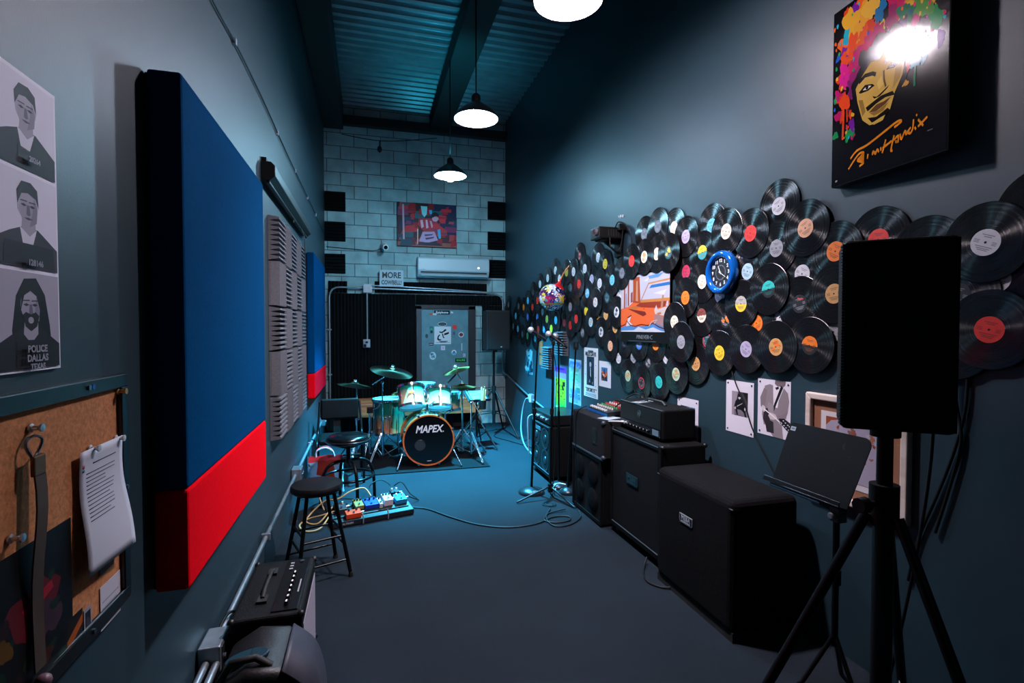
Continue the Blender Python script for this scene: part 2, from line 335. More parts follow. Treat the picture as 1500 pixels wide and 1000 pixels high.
# ------------------------------------------------------------------ black acoustic panels on the back wall
def foampanel(x0,x1,z0,z1,label,thick=.045):
    mb=MB().box(x0,x1,YB-.02,YB-.003,z0,z1); k=int((x1-x0)/.05)
    for i in range(k):
        a=x0+(x1-x0)*i/k; b=x0+(x1-x0)*(i+1)/k; c=(a+b)/2
        mb.add([(a,YB-.02,z0),(b,YB-.02,z0),(c,YB-thick,z0),(a,YB-.02,z1),(b,YB-.02,z1),(c,YB-thick,z1)],[(0,2,5,3),(2,1,4,5),(0,1,2),(3,5,4)])
    return tag(mb.build('acoustic_panel',P('#0a0c0e',.95,0,.1)),label,'acoustic panel','black acoustic panels on the back wall')
foampanel(-.60,.74,.5,2.17,'tall black foam panel covering back wall between corner and door')
foampanel(.745,2.2,2.01,2.17,'long black foam panel above the door and speaker')
foampanel(-.6,-.32,2.18,2.36,'small black foam panel above conduit bend in back corner')
foampanel(.10,1.93,2.19,2.37,'narrow black foam strip directly under the air conditioner')
foampanel(1.85,2.2,1.25,2.0,'black foam panel behind the far loudspeaker')
def wedge(n=9, s=.305, t=.05, vertical=False):
    mb=MB(); mb.box(-s/2,s/2,-s/2,s/2,0,.014)
    for i in range(n):
        a=-s/2+s*i/n; b=-s/2+s*(i+1)/n; c=(a+b)/2; q=(b-a)*.18
        pts=[(a+q*.2,.014),(b-q*.2,.014),(c+q,t),(c-q,t)]
        if vertical: v=[(p,-s/2,z) for p,z in pts]+[(p,s/2,z) for p,z in pts]
        else: v=[(-s/2,p,z) for p,z in pts]+[(s/2,p,z) for p,z in pts]
        mb.add(v,[(0,1,5,4),(1,2,6,5),(2,3,7,6),(3,0,4,7),(0,3,2,1),(4,5,6,7)] if vertical else [(0,4,5,1),(1,5,6,2),(2,6,7,3),(3,7,4,0),(0,1,2,3),(4,7,6,5)])
    return mb
FOAM=P('#5a5c62',.95,0,.1,.15,90); FOAMB=P('#090b0d',.95,0,.1)
RN=['top row','second row','middle row','fourth row','bottom row']; CN=['nearest column','second column','middle column','fourth column','farthest column']
fh=wedge(9,.298,.07).build('foam_tile',FOAM); fv=wedge(9,.298,.07,True).build('foam_tile',FOAM)
cnt=0; f0={0:fh,1:fv}; used={0:0,1:0}
for r in range(5):
    for c in range(5):
        k=(r+c)%2; o=f0[k] if not used[k] else f0[k].copy()
        if used[k]: C.objects.link(o)
        used[k]=1
        o.matrix_world=frameM('L',Vector((WL+.001,3.93+.302*c,2.235-.308*r)))
        tag(o,'grey wedge foam tile with %s ridges, %s, %s of the grid'%(('level','upright')[k],RN[r],CN[c]),'foam tile','grey foam tiles on the wall grid')
blk=None
for i,(px,py,lb) in enumerate([(491,295,'topmost black foam square in left corner of block wall'),(491,339,'middle black foam square in left corner of block wall'),(491,386,'lowest black foam square in left corner above the conduit'),
    (727,309,'topmost black foam square in right corner of block wall'),(727,353,'middle black foam square in right corner of block wall'),(727,394,'lowest black foam square beside the air conditioner')]):
    if blk is None: blk=wedge(6,.305,.04).build('foam_square',FOAMB); o=blk
    else: o=blk.copy(); C.objects.link(o)
    p=onB(px,py); p.y=YB-.001; o.matrix_world=frameM('B',p); tag(o,lb,'foam tile','black foam squares on the block wall')
for px,py,lb in ((826,503,'upper dark wedge foam tile on wall behind the microphones'),(805.5,524,'lower dark wedge foam tile on wall beside the microphones')):
    p=onR(px,py); p.x=WR-.03; o=wedge(10,.29,.075).build('foam_tile',P('#4a4c52',.95,0,.1)); o.matrix_world=frameM('R',p)@TR(0,0,-.03); tag(o,lb,'foam tile','dark foam tiles under the records')

# ------------------------------------------------------------------ things on the back wall
# air conditioner
p=onB(662,393); M=frameM('B',Vector((1.35,YB,2.61)))
ac=thing('air_conditioner','long white split air conditioner on block wall under the painting','air conditioner',M)
ACW=P('#aab6bd',.35)
prof=[(0,-.165),(.12,-.165),(.17,-.12),(.205,-.05),(.205,.12),(.19,.15),(.14,.165),(0,.165)]
mb=MB(); mb.add([(x,yy,z) for x in (-.585,.585) for z,yy in prof],[tuple(range(7,-1,-1)),tuple(range(8,16))]+[(i,(i+1)%8,8+(i+1)%8,8+i) for i in range(8)])
mb.build('body',ACW,ac,bevel=.012,seg=3)
MB().box(-.54,.54,-.095,-.075,.195,.2065).build('air_slot',P('#0c1014',.6),ac)
MB().box(-.54,.54,-.008,.008,-.002,.002,TR(0,-.118,.181,rx=-.95)@Matrix.Diagonal((1,6,1,1))).build('louver',ACW,ac)
MB().cyl((.40,-.0,.205),(.40,0,.209),.016).build('display_light',emis('#fff4d8',2.2),ac)
text('midea',.026,P('#7c8894',.4),ac,TR(-.5,-.04,.2062))
# sign
p=onB(573.5,407.5,.09); sg=printed('sign',.37,.262,[],frameM('B',p)@TR(0,0,0,rx=-.05),None,'#aeb9c2',.004,.6); tag(sg,'white paper sign with bold black words standing on the conduit','sign')
text('MORE',.13,P('#14181c',.6),sg,TR(0,.045,.005),bold=.004,sx=.84); text('COWBELL!',.092,P('#14181c',.6),sg,TR(0,-.07,.005),bold=.0028,sx=.70)
# security camera
p=onB(562,360); cam=thing('security_camera','small white bullet security camera on the block wall','camera',frameM('B',p))
MB().cyl((0,0,0),(0,0,.02),.055,n=24).build('mounting_plate',WHITEP,cam,smooth=40); MB().tube([(0,0,.02),(0,-.01,.06),(.01,-.03,.09)],.014).build('arm',WHITEP,cam,smooth=50)
MB().cyl((-.005,.01,.04),(.025,-.06,.24),.043,n=24).build('body',WHITEP,cam,smooth=40); MB().cyl((.0245,-.0585,.236),(.0262,-.0625,.248),.03,n=24).build('lens',BLKG,cam,smooth=40)
cable('camera_cable',[onB(478,361,.012),onB(510,364,.012),onB(545,367,.012),onB(558,364,.02)],.005,BLK,'thin dark cable running along block wall to the security camera')
# painting of a seated figure
M=frameM('B',onB(625.5,330.5,.0)); pw,ph=.955,.70
pt=thing('painting','red and blue abstract painting of a seated figure on block wall','painting',M)
MB().box(-pw/2,pw/2,-ph/2,ph/2,.0,.05).build('stretcher',P('#160a10',.7),pt)
sh=[(rect(0,0,1,1),'#3a1420'),(rect(.55,.25,1,1),'#14203e'),(rect(0,0,1,.1),'#8a4a40')]
rd=random.Random(5); pal=['#a01824','#8c1020','#b81f2c','#5a1030','#1c3a4c','#20505a','#7a2a50','#c02838','#162448','#a83a40']
for i in range(70):
    x,y_=rd.random(),rd.uniform(.08,.98); c=rd.choice(pal if x<.6 else pal+['#14203e','#182a50','#101a34'])
    w_=rd.uniform(.03,.13); h_=rd.uniform(.02,.1); q=[(x-w_,y_-h_),(x+w_*rd.uniform(.6,1.1),y_-h_*rd.uniform(.5,1.3)),(x+w_,y_+h_),(x-w_*rd.uniform(.5,1),y_+h_*rd.uniform(.6,1.2))]
    sh.append(([(min(1,max(0,a)),min(1,max(0,b))) for a,b in q],c))
sh += [([(.39,.93),(.5,.93),(.49,.75),(.45,.68),(.41,.75)],'#8fd6da'),([(.53,.85),(.58,.85),(.58,.76),(.54,.76)],'#3aa6cc'),
 ([(.08,.95),(.11,.95),(.12,.15),(.09,.15)],'#b8909a'),([(.33,.4),(.345,.4),(.34,.05),(.33,.05)],'#d8c8b8'),
 ([(.42,.34),(.62,.36),(.68,.16),(.5,.09),(.36,.12)],'#b590b4'),([(.34,.1),(.7,.1),(.76,.03),(.34,.03)],'#241c34'),
 ([(.36,.66),(.58,.66),(.66,.5),(.6,.36),(.42,.38),(.34,.5)],'#a82838'),([(.38,.6),(.42,.62),(.44,.46),(.4,.42)],'#d0a0b4'),([(.47,.62),(.5,.62),(.52,.44),(.48,.42)],'#d0a0b4'),([(.54,.6),(.57,.6),(.6,.46),(.57,.44)],'#c890a8'),
 (blob(.635,.65,.055,2,.15),'#c49aac'),([(.56,.7),(.58,.78),(.64,.81),(.69,.77),(.7,.71),(.64,.72),(.6,.69)],'#0c0c18'),([(.66,.6),(.7,.63),(.72,.56),(.68,.54)],'#1c1830'),
 ([(.6,.52),(.66,.55),(.8,.42),(.78,.36),(.66,.42),(.58,.42)],'#c02838'),([(.67,.4),(.72,.42),(.73,.2),(.69,.2)],'#3aa0c8'),([(.45,.28),(.6,.3),(.58,.27),(.46,.24)],'#4a3050'),([(.46,.2),(.62,.24),(.6,.2),(.48,.16)],'#4a3050')]
printed('picture',pw,ph,sh,TR(0,0,.05),pt,'#3a1420',.0008,.5,step=.00003)
# conduit arch round the back wall
def onbq(px,py): q=onB(px,py); return Vector((q.x,YB-.065,q.z))
cd=thing('electrical_conduit','grey metal conduit arching around the black back wall panels','conduit',Vector((-.58,YB-.07,.5)))
def loc(o,pts): return [Vector(q)-o.location for q in pts]
xl,xr,zt=-.585,2.2,2.262
pts=[(xl,YB-.065,.35),(xl,YB-.065,2.1),(xl+.012,YB-.065,2.17),(xl+.045,YB-.065,2.225),(xl+.10,YB-.065,2.255),(xl+.17,YB-.065,zt)]+[(x,YB-.065,zt-.02*(x+.4)) for x in (-.2,.5,1.4,2.02)]+[(2.1,YB-.065,2.19),(2.16,YB-.065,2.155),(xr-.008,YB-.065,2.10),(xr,YB-.065,2.02),(xr,YB-.065,.95),(xr+.005,YB-.09,.87),(WR-.03,YB-.2,.84)]
MB().tube(loc(cd,pts),.0145,10).build('pipe',GALV,cd,smooth=50)
MB().tube(loc(cd,[(.05,YB-.065,2.30),(.5,YB-.065,2.288),(1.2,YB-.065,2.262),(1.95,YB-.065,2.225)]),.0115,10).build('pipe',GALV,cd,smooth=50)
MB().box(-.07,.07,-.03,.018,-.07,.07,Matrix.Translation(Vector((-.01,YB-.07,2.25))-cd.location)).build('junction_box',GALV,cd,bevel=.006)
MB().tube(loc(cd,[(-.02,YB-.065,2.2),(-.02,YB-.065,1.42)]),.0125,10).build('pipe',GALV,cd,smooth=50)
ob=MB().box(-.055,.055,-.03,.018,-.065,.065,Matrix.Translation(Vector((-.03,YB-.07,1.38))-cd.location)).build('outlet_box',GALV,cd,bevel=.006)
MB().box(-.02,.02,-.045,-.03,.005,.035,Matrix.Translation(Vector((-.03,YB-.07,1.38))-cd.location)).box(-.045,-.005,-.055,-.03,-.055,-.01,Matrix.Translation(Vector((-.03,YB-.07,1.38))-cd.location)).build('plug',BLK,cd)
for z in (.9,1.6): MB().box(-.03,.03,-.02,.02,-.01,.01,Matrix.Translation(Vector((xl,YB-.06,z))-cd.location)).build('strap',GALV,cd)
# wooden bench in front of the panels
WOOD=woodmat('#8a3218','#b0542e')
bn=thing('wooden_bench','long low bench of bare wooden boards behind the drum kit','bench',Vector((.52,7.95,0)))
MB().box(-1.08,1.2,-.02,.36,.49,.53).build('seat_board',WOOD,bn,bevel=.006)
MB().box(-1.08,1.2,-.045,-.005,.29,.487).build('front_board',WOOD,bn,bevel=.006)
for x in (-.98,.06,1.1): MB().box(x-.05,x+.05,.02,.12,0,.49).build('leg',P('#0e0d0c',.7),bn)
MB().box(-.98,1.1,.3,.33,.02,.48).build('back_panel',P('#0a0a0a',.8),bn)
# hanging wire with one bulb near the ceiling
hw=thing('hanging_wire','thin wire strung under the ceiling along the back wall','wire',Vector((0,8.2,4.6)))
q=[at(x,y_,1,8.2)-hw.location for x,y_ in ((500,196),(528,202),(556,206),(590,206),(640,202))]
MB().tube(smoothpath(q,5),.006,6).build('strand',BLK,hw,smooth=50)
MB().tube([q[2],q[2]+Vector((0,0,-.08))],.008,6).sph(q[2]+Vector((0,0,-.13)),.035,10,8,(1,1,1.5)).build('bulb',P('#1a2a30',.2),hw,smooth=60)

# ================================================================== pendant lamps
SH_OUT=P('#14171a',.4,.3); SH_IN=P('#e9eef2',.45)
def lamp(x,y,z,label,col,power,spot=0,drop=.04,beam=None,cone=120,lean=(0,0),up=0):
    t=thing('pendant_lamp',label,'pendant lamp',Vector((x,y,z)),'pendant lamps down the room')
    r=.195
    MB().lathe([(r,0),(r+.004,.004),(.17,.05),(.11,.10),(.06,.135),(.04,.15)],40,None,False).m(1).lathe([(r-.002,.001),(.166,.047),(.106,.096),(.05,.128),(.001,.135)][::-1],40,None,False).build('lamp_shade',[SH_OUT,SH_IN],t,smooth=50)
    MB().lathe([(.04,.15),(.04,.2),(.025,.22),(.008,.23)],20).build('socket',SH_OUT,t,smooth=40)
    MB().cyl((0,0,.22),(0,0,4.86-z),.006,n=8).build('cord',BLK,t)
    b=MB().sph((0,0,.015-drop),.05,20,14,(1,1,.85)).cyl((0,0,.03),(0,0,.12),.028,.02,20); o=b.build('bulb',emis(col,power),t,smooth=60)
    def shine(nm,e,zz,ang,d,c):
        l=bpy.data.lights.new(nm,'SPOT'); l.energy=e; l.color=lin(c)[:3]; l.spot_size=math.radians(ang); l.spot_blend=.85; l.shadow_soft_size=.06
        lo=bpy.data.objects.new(nm,l); C.objects.link(lo); lo.location=(x,y,zz); lo.rotation_euler=Vector(d).to_track_quat('-Z','Y').to_euler()
    if spot: shine('added_spot',spot,z-.10,cone,(lean[0],lean[1],-1),beam or col)  # extra spot added under the bulb to push more light downwards
    if up: shine('added_uplight',up,z+.26,100,(0,.25,1),'#28c0e0')  # added upward spot to brighten the ceiling deck; the shade has no vents
    return t
lamp(1.1,2.75,3.47,'frontmost pendant lamp, brightest, with white light near the ceiling','#ffecf6',940,480,lean=(-.05,.36),cone=124)
lamp(.93,4.5,3.47,'middle one of the three hanging pendant lamps','#d4e4ff',560,160,cone=130)
lamp(.97,6.25,3.47,'pendant lamp hanging over drum kit, bluish light','#a4e2ff',1150,8600,beam='#34c6f6',cone=80,up=80)  # cyan spot added to colour the back floor; the bulb is paler
# ================================================================== left wall
BLUE=P('#003760',.95,0,.02,.08,60,.3); RED=P('#d80618',.95,0,.02,.06,60,.3)
def panel(y0,y1,z0,z1,zb,d,label):
    M=frameM('L',Vector((WL+.003,(y0+y1)/2,(z0+z1)/2))); t=thing('acoustic_panel',label,'acoustic panel',M)
    w_=(y1-y0)/2; h_=(z1-z0)/2; zb-=(z0+z1)/2
    MB().box(-w_+.01,w_-.01,-h_+.01,h_-.01,0,d-.01).build('backing',P('#0b0d10',.8),t)
    MB().box(-w_,w_,zb,h_,.006,d).build('upper_fabric',BLUE,t,bevel=.01)['label']='deep blue fabric'
    MB().box(-w_,w_,-h_,zb-.001,.006,d).build('lower_fabric',RED,t,bevel=.01)['label']='bright red fabric'
    return t
panel(1.80,3.06,.80,2.405,1.118,.10,'big blue and red fabric wall panel nearest the camera')
panel(5.92,7.35,.86,2.44,1.13,.085,'smaller looking blue and red fabric panel farther down the wall')
# projector screen housing
t=thing('projector_screen','long black roll-down screen casing mounted over the grey foam tiles','projector screen',frameM('L',Vector((WL,4.62,2.62))))
MB().prism([(0,-.055),(.05,-.06),(.085,-.03),(.085,.035),(.06,.06),(0,.06)],-1.05,1.05,Matrix(((0,0,1,0),(0,1,0,0),(1,0,0,0),(0,0,0,1)))).build('housing',P('#0b0c0d',.4),t,bevel=.005)
MB().box(-1.04,1.04,-.075,-.06,.03,.05).build('weight_bar',P('#101214',.3,.5),t)
for x in (-1.0,1.0): MB().box(x-.03,x+.03,.055,.09,0,.03).build('bracket',BLK,t)
MB().cyl((.1,-.075,.04),(.1,-.10,.04),.008).build('pull_knob',P('#16181a',.5),t); MB().tube([(.5,-.07,.05),(.5,-.15,.082),(.5,-.42,.088)],.004,6).build('pull_cord',P('#16181a',.5),t)
# wire along the wall, with clips
w0=thing('wall_wire','thin black wire clipped high along the left wall','wire',Vector((WL,4,3.06)))
pts=[Vector((.012,y-4,z-3.06)) for y,z in ((-1.4,3.05),(1.5,3.03),(2.47,3.035),(2.9,3.062),(3.56,3.075),(4.3,3.062),(5.08,3.06),(6.5,3.075),(7.4,3.05),(8.45,3.06))]
MB().tube(smoothpath(pts,5),.0055,6).build('strand',P('#0f2230',.5),w0,smooth=50)
for y in (1.7,2.9,4.15,5.1,6.1,7.0): MB().box(-.0,.018,y-4-.012,y-4+.012,-.012,.02).build('clip',P('#a9b6c2',.4),w0)
# conduit low on the wall
cl=thing('electrical_conduit','bright metal conduit running low along the left wall','conduit',Vector((WL+.04,4,.34)))
def L0(pts): return [Vector(q)-cl.location for q in pts]
MB().tube(L0([(WL+.035,1.0,.30),(WL+.035,2.3,.325),(WL+.035,4.72,.36),(WL+.035,7.25,.374),(WL+.035,8.4,.38)]),.0135,12).build('pipe',GALV,cl,smooth=50)
MB().tube(L0([(WL+.07,.9,.28),(WL+.07,2.2,.315)]),.0135,12).build('pipe',GALV,cl,smooth=50)
for y,z,s_ in ((2.27,.32,1.15),(4.75,.36,1.0),(7.25,.374,.9)):
    j=MB().box(-.035,.045,-.065*s_,.065*s_,-.055*s_,.055*s_,Matrix.Translation(Vector((WL+.04,y,z))-cl.location)).build('junction_box',GALV,cl,bevel=.006)
    mb=MB()
    for dy in (-.03,.03): mb.cyl((0.04,dy*s_,0),(.056,dy*s_,0),.012,n=10)
    mb.box(.043,.048,-.05*s_,.05*s_,-.045*s_,.045*s_).build('cover_plate',STEEL,j,Matrix.Translation(Vector((WL+.04,y,z))-cl.location),bevel=.003)
for y in (3.4,5.9): MB().box(-.03,.02,-.012,.012,-.022,.022,Matrix.Translation(Vector((WL+.04,y,.342 if y<4 else .367))-cl.location)).build('strap',GALV,cl,bevel=.004)

# sheet of police portraits
def portrait(x0,y0,x1,y1,hair,long_,board,seed,jacket='#1c1b20',bg='#e4deee'):
    """one printed bust photograph inside the unit square of the sheet"""
    def T(p): return [(x0+(x1-x0)*a,y0+(y1-y0)*b) for a,b in p]
    S_=[(T(rect(0,0,1,1)),bg)]
    if long_: S_.append((T([(.24,.05),(.2,.4),(.27,.75),(.4,.93),(.6,.95),(.75,.78),(.83,.45),(.88,.05)]),hair))
    S_.append((T([(0,0),(0,.27),(.2,.36),(.4,.43),(.66,.43),(.85,.33),(1,.25),(1,0)]),jacket))
    S_.append((T([(.4,.52),(.38,.36),(.5,.26),(.62,.36),(.62,.52)]),'#a8a0b0'))
    if not long_: S_.append((T([(.36,.43),(.42,.2),(.52,.12),(.64,.43),(.52,.34)]),'#e0dae8'))
    S_.append((T(blob(.5,.655,.165,seed,.06)),'#b0a8b8')); S_.append((T([(.36,.62),(.4,.5),(.5,.43),(.6,.5),(.64,.62),(.6,.72),(.4,.72)]),'#a8a0b0'))
    S_.append((T([(.52,.44),(.64,.5),(.66,.66),(.6,.76),(.57,.6)]),'#8a8294'))
    if not long_: S_.append((T([(.33,.66),(.32,.8),(.4,.91),(.55,.92),(.66,.86),(.68,.66),(.63,.76),(.5,.8),(.4,.78)]),hair))
    else: S_.append((T([(.34,.6),(.36,.82),(.5,.88),(.66,.8),(.67,.58),(.6,.76),(.5,.81),(.4,.76)]),hair))
    for ex in (.43,.57):
        S_.append((T([(ex-.05,.665),(ex,.68),(ex+.05,.665),(ex,.648)]),'#2c2832')); S_.append((T([(ex-.06,.7),(ex+.06,.705),(ex+.05,.717),(ex-.05,.712)]),'#332e38'))
    S_.append((T([(.48,.67),(.47,.57),(.5,.555),(.54,.57),(.52,.67)]),'#6e6678'))
    if long_: S_+=[(T([(.37,.56),(.42,.59),(.5,.565),(.58,.59),(.64,.55),(.6,.44),(.5,.39),(.41,.44)]),'#1c1a20'),(T(arc(.5,.505,.045,.035)),'#a8a0b0')]
    else: S_.append((T([(.43,.53),(.5,.54),(.58,.53),(.5,.512)]),'#4a434e'))
    S_.append((T(board),'#19181d'))
    return S_
sh=[]
for c,(xa,xb) in enumerate(((.02,.49),(.51,.98))):
    sh+=portrait(xa,.68,xb,.985,'#141318',0,[(.36,.05),(.74,.02),(.74,.2),(.36,.24)],3+c)
    sh+=portrait(xa,.35,xb,.665,'#201e24',0,[(.1,.02),(.95,.02),(.92,.26),(.12,.26)],13+c,'#35323a')
    sh+=portrait(xa,.01,xb,.335,'#0e0d11',1,[(.26,0),(.84,0),(.84,.3),(.26,.3)],23+c,'#1c1a20','#b0aaba')
M=frameM('L',Vector((WL+.001,1.13,1.825)))
pg=printed('portrait_poster',.40,.58,sh,M,None,'#f2eefa',.006,.6); tag(pg,'white sheet of six black and white booking portraits above the cork board','poster')
for xx in (-.1,.1):
    text('POLICE',.019,P('#9a94a2',.6),pg,TR(xx+.004,-.246,.0155),bold=.0006); text('DALLAS',.019,P('#9a94a2',.6),pg,TR(xx+.004,-.264,.0155),bold=.0006); text('TEXAS',.016,P('#9a94a2',.6),pg,TR(xx+.004,-.281,.0155),bold=.0006)
    text('128146',.016,P('#8a8492',.6),pg,TR(xx+.004,-.077,.0155),bold=.0006); text('20264',.014,P('#8a8492',.6),pg,TR(xx+.008,.125,.0155),bold=.0006)

# cork board and what hangs on it
CORK=P('#bd7c50',.9,0,.2,.25,110,.3)
yb0,yb1,zb0,zb1=.75,1.6,.895,1.50
M=frameM('L',Vector((WL,(yb0+yb1)/2,(zb0+zb1)/2))); w_,h_=(yb1-yb0)/2,(zb1-zb0)/2
cb=thing('cork_board','cork notice board in a black frame on the left wall','notice board',M)
MB().box(-w_+.01,w_-.01,-h_+.01,h_-.01,0,.014).build('cork_sheet',CORK,cb)
mb=MB()
for a in ((-w_,w_,h_-.034,h_),(-w_,w_,-h_,-h_+.034),(-w_,-w_+.034,-h_+.034,h_-.034),(w_-.034,w_,-h_+.034,h_-.034)): mb.box(*a,0,.026)
mb.build('frame',P('#0a0b0d',.35),cb,bevel=.003)
mb=MB()
for x,y in ((w_-.017,0),(w_-.2,h_-.017),(-.1,h_-.017),(w_-.2,-h_+.017)): mb.cyl((x,y,.026),(x,y,.030),.006,n=12)
mb.build('screw',STEEL,cb,smooth=40)
MB().cyl((.247,h_-.017,.026),(.247,h_-.017,.0275),.007,n=12).build('blue_dot',P('#1d3fb0',.4),cb)
def onboard(px,py,off=.016): return onL(px,py,off)
def pin(px,py,label,col='#c9a26a',metal=.6):
    t=thing('push_pin',label,'push pin',frameM('L',onboard(px,py)))
    MB().lathe([(.009,0),(.009,.003),(.005,.005),(.0045,.014),(.008,.018),(.008,.021),(.001,.022)],14).build('cap',P(col,.3,metal),t,smooth=40); MB().cyl((0,0,-.001),(0,0,.004),.0012,n=6).build('spike',STEEL,t)
pin(172,573,'brass push pin in the upper corner of the cork board'); pin(44,627,'silver push pin holding the hanging strap','#c4c8cc',.9); pin(14,789,'silver push pin beside the dark poster on cork','#c4c8cc',.9)
pin(169,642,'clear push pin in corner of the curled letter','#d7d9dd',.3); pin(131,657,'clear push pin in middle of curled letter top','#d7d9dd',.3)
# curled letter
mb=MB(); nx,ny=10,14; W_,H_=.205,.285; vs=[]
def curl(u,v): return .009+.024*(1-v)**1.6*(.55+.6*u)+.003*math.sin(7*v)
for j in range(ny+1):
    for i in range(nx+1): u,v=i/nx,j/ny; vs.append(((u-.5)*W_,(v-.5)*H_,curl(u,v)))
mb.add(vs,[(j*(nx+1)+i,j*(nx+1)+i+1,(j+1)*(nx+1)+i+1,(j+1)*(nx+1)+i) for j in range(ny) for i in range(nx)])
mats=[P('#cfd0dc',.6),P('#5e5f68',.7),P('#b03a40',.6),P('#2f8a8a',.6)]
def onpaper(x0,x1,v0,v1,k):
    mb.m(k); n=5; q=[]
    for s_ in (v0,v1):
        for i in range(n+1): u=x0+(x1-x0)*i/n; q.append(((u-.5)*W_,(s_-.5)*H_,curl(u,s_)+.0008))
    mb.add(q,[(i,i+1,n+2+i,n+1+i) for i in range(n)])
onpaper(.28,.82,.868,.878,1); rd=random.Random(2)
for i in range(13): v=.80-.032*i; onpaper(.14,.14+rd.uniform(.4,.66),v,v+.007,1)
onpaper(.06,.10,.86,.89,2); onpaper(.06,.10,.83,.855,3)
o=mb.build('letter',mats,None,frameM('L',onboard(145,735)),smooth=60); sd=o.modifiers.new('thick','SOLIDIFY'); sd.thickness=.0005; tag(o,'white printed letter curling off the cork board','letter')
# strap hanging from a pin
t=thing('hanging_strap','brown strap hanging down from silver pin on the cork board','strap',frameM('L',onboard(44,640,.02)))
MB().tube([(.022*math.sin(a),-.02+.022*math.cos(a),.006+.004*math.sin(2*a)) for a in [i*2*PI/14 for i in range(14)]],.0028,6,True).build('ring',STEEL,t,smooth=50)
mb=MB(); prev=None
for i in range(13):
    y_=-.035-.035*i; x=.004*math.sin(i*.8); z=.008+.006*math.sin(i*.5)
    if prev: mb.add([(prev[0]-.017,prev[1],prev[2]),(prev[0]+.017,prev[1],prev[2]),(x+.017,y_,z),(x-.017,y_,z),(prev[0]-.017,prev[1],prev[2]+.003),(prev[0]+.017,prev[1],prev[2]+.003),(x+.017,y_,z+.003),(x-.017,y_,z+.003)],[(0,3,2,1),(4,5,6,7),(0,1,5,4),(1,2,6,5),(2,3,7,6),(3,0,4,7)])
    prev=(x,y_,z)
mb.build('webbing',P('#3c2a1c',.7),t); MB().box(-.019,.019,-.075,-.035,.008,.016).build('clasp',P('#6e4d2c',.4,.5),t,bevel=.003); MB().sph((0,-.48,.012),.014,10,8).build('end_knob',P('#7a5a66',.4),t,smooth=60)
# dark poster low on board, small photos
def board_sheet(px0,py0,px1,py1,shapes,paper,label,nm,off=.015):
    a=onboard(px0,py0,off); b=onboard(px1,py1,off); w_=abs(b.y-a.y); h_=abs(a.z-b.z); o=printed(nm,w_,h_,shapes,frameM('L',Vector((a.x,(a.y+b.y)/2,(a.z+b.z)/2))),None,paper,.0012); return tag(o,label,'poster' if nm=='poster' else 'photograph')
rd=random.Random(4); sh=[(blob(.62,.55,.2,8),'#5a1018'),(blob(.75,.42,.12,9),'#3a2430'),([(.5,.6),(.78,.66),(.8,.6),(.55,.52)],'#9c1a2a')]+[(blob(rd.uniform(.3,.9),rd.uniform(.05,.9),rd.uniform(.02,.07),50+i),rd.choice(['#3b1a10','#241014','#14281a','#5a3a10'])) for i in range(14)]
a=Vector((WL+.0155,1.215,1.055)); o=printed('poster',.34,.30,sh,frameM('L',a)@TR(-.05,0,0),None,'#0c0a0c',.0012); tag(o,'black poster with red shapes behind the hanging strap','poster')
board_sheet(146,862,176,893,[(rect(.08,.6,.92,.64),'#9a9aa4'),(rect(.08,.45,.8,.49),'#9a9aa4'),(rect(.08,.3,.88,.34),'#9a9aa4')],'#c3bfca','small white card in lower corner of the cork board','card',.0155)
board_sheet(97,912,121,940,[([(0,.15),(1,.6),(1,.85),(0,.45)],'#a8501c'),(rect(0,.9,1,1),'#15100e')],'#1c1412','small dark photo with orange stripe at cork board bottom','photograph',.0155)
board_sheet(122,895,134,925,[(rect(.15,.12,.85,.88),'#1c1c22'),(blob(.5,.5,.2,7),'#3a3a44')],'#8f8c96','narrow pale bordered dark photo at cork board bottom','photograph',.016)
board_sheet(144,800,166,825,[],'#4a2e1c','small plain brown scrap under the curled letter','paper_scrap',.0155)

# ================================================================== left floor: amplifier, monitor, stools, chair, bag
t=thing('combo_amplifier','black combo guitar amplifier with silver grille by left wall','amplifier',Vector((-.43,2.53,0)))
MB().box(-.12,.155,-.27,.27,0.012,.44).build('cabinet',TOLEX,t,bevel=.014,seg=3)
MB().prism([(.157,.035),(.157,.37),(.142,.40),(.142,.035)],-.235,.235,Matrix(((1,0,0,0),(0,0,-1,0),(0,1,0,0),(0,0,0,1)))).build('grille_cloth',P('#8b8793',.85,.1,.3,.2,240,.4),t)
cpan=MB().box(.03,.135,-.245,.245,.4405,.446).build('control_panel',P('#0a0b0c',.25),t,bevel=.003)
for i in range(7): MB().cyl((.085,-.2+.045*i,.446),(.085,-.2+.045*i,.462),.0105,.009,n=14).m(1).box(.082,.088,-.2+.045*i-.009,-.2+.045*i+.009,.462,.4635).build('knob',[P('#1a1b1d',.3),P('#e3e4e8',.4)],cpan,smooth=40)
mb=MB()
for i in range(3): mb.box(.05,.066,.13+.03*i,.145+.03*i,.446,.45)
mb.build('button',P('#9ea5aa',.3,.3),cpan); MB().cyl((.1,.215,.446),(.1,.215,.451),.011).build('input_jack',STEEL,cpan,smooth=40); MB().box(.115,.121,-.1,.02,.4462,.4466).build('printed_scale',P('#8a8d92',.5),cpan)
mb=MB()
for s_ in (-1,1): mb.box(-.04,.0,s_*.13-.03,s_*.13+.03,.44,.452)
mb.tube([(-.02,-.13,.452),(-.02,-.08,.468),(-.02,.08,.468),(-.02,.13,.452)],.009,8).build('handle',RUB,t,smooth=50)
for x in (-.118,.154):
    for y_ in (-.262,.262): [MB().sph((x*.97+.001,y_,zz),.015,10,8).build('corner_guard',P('#121315',.45,.3),t,smooth=60) for zz in (.43,.026)]
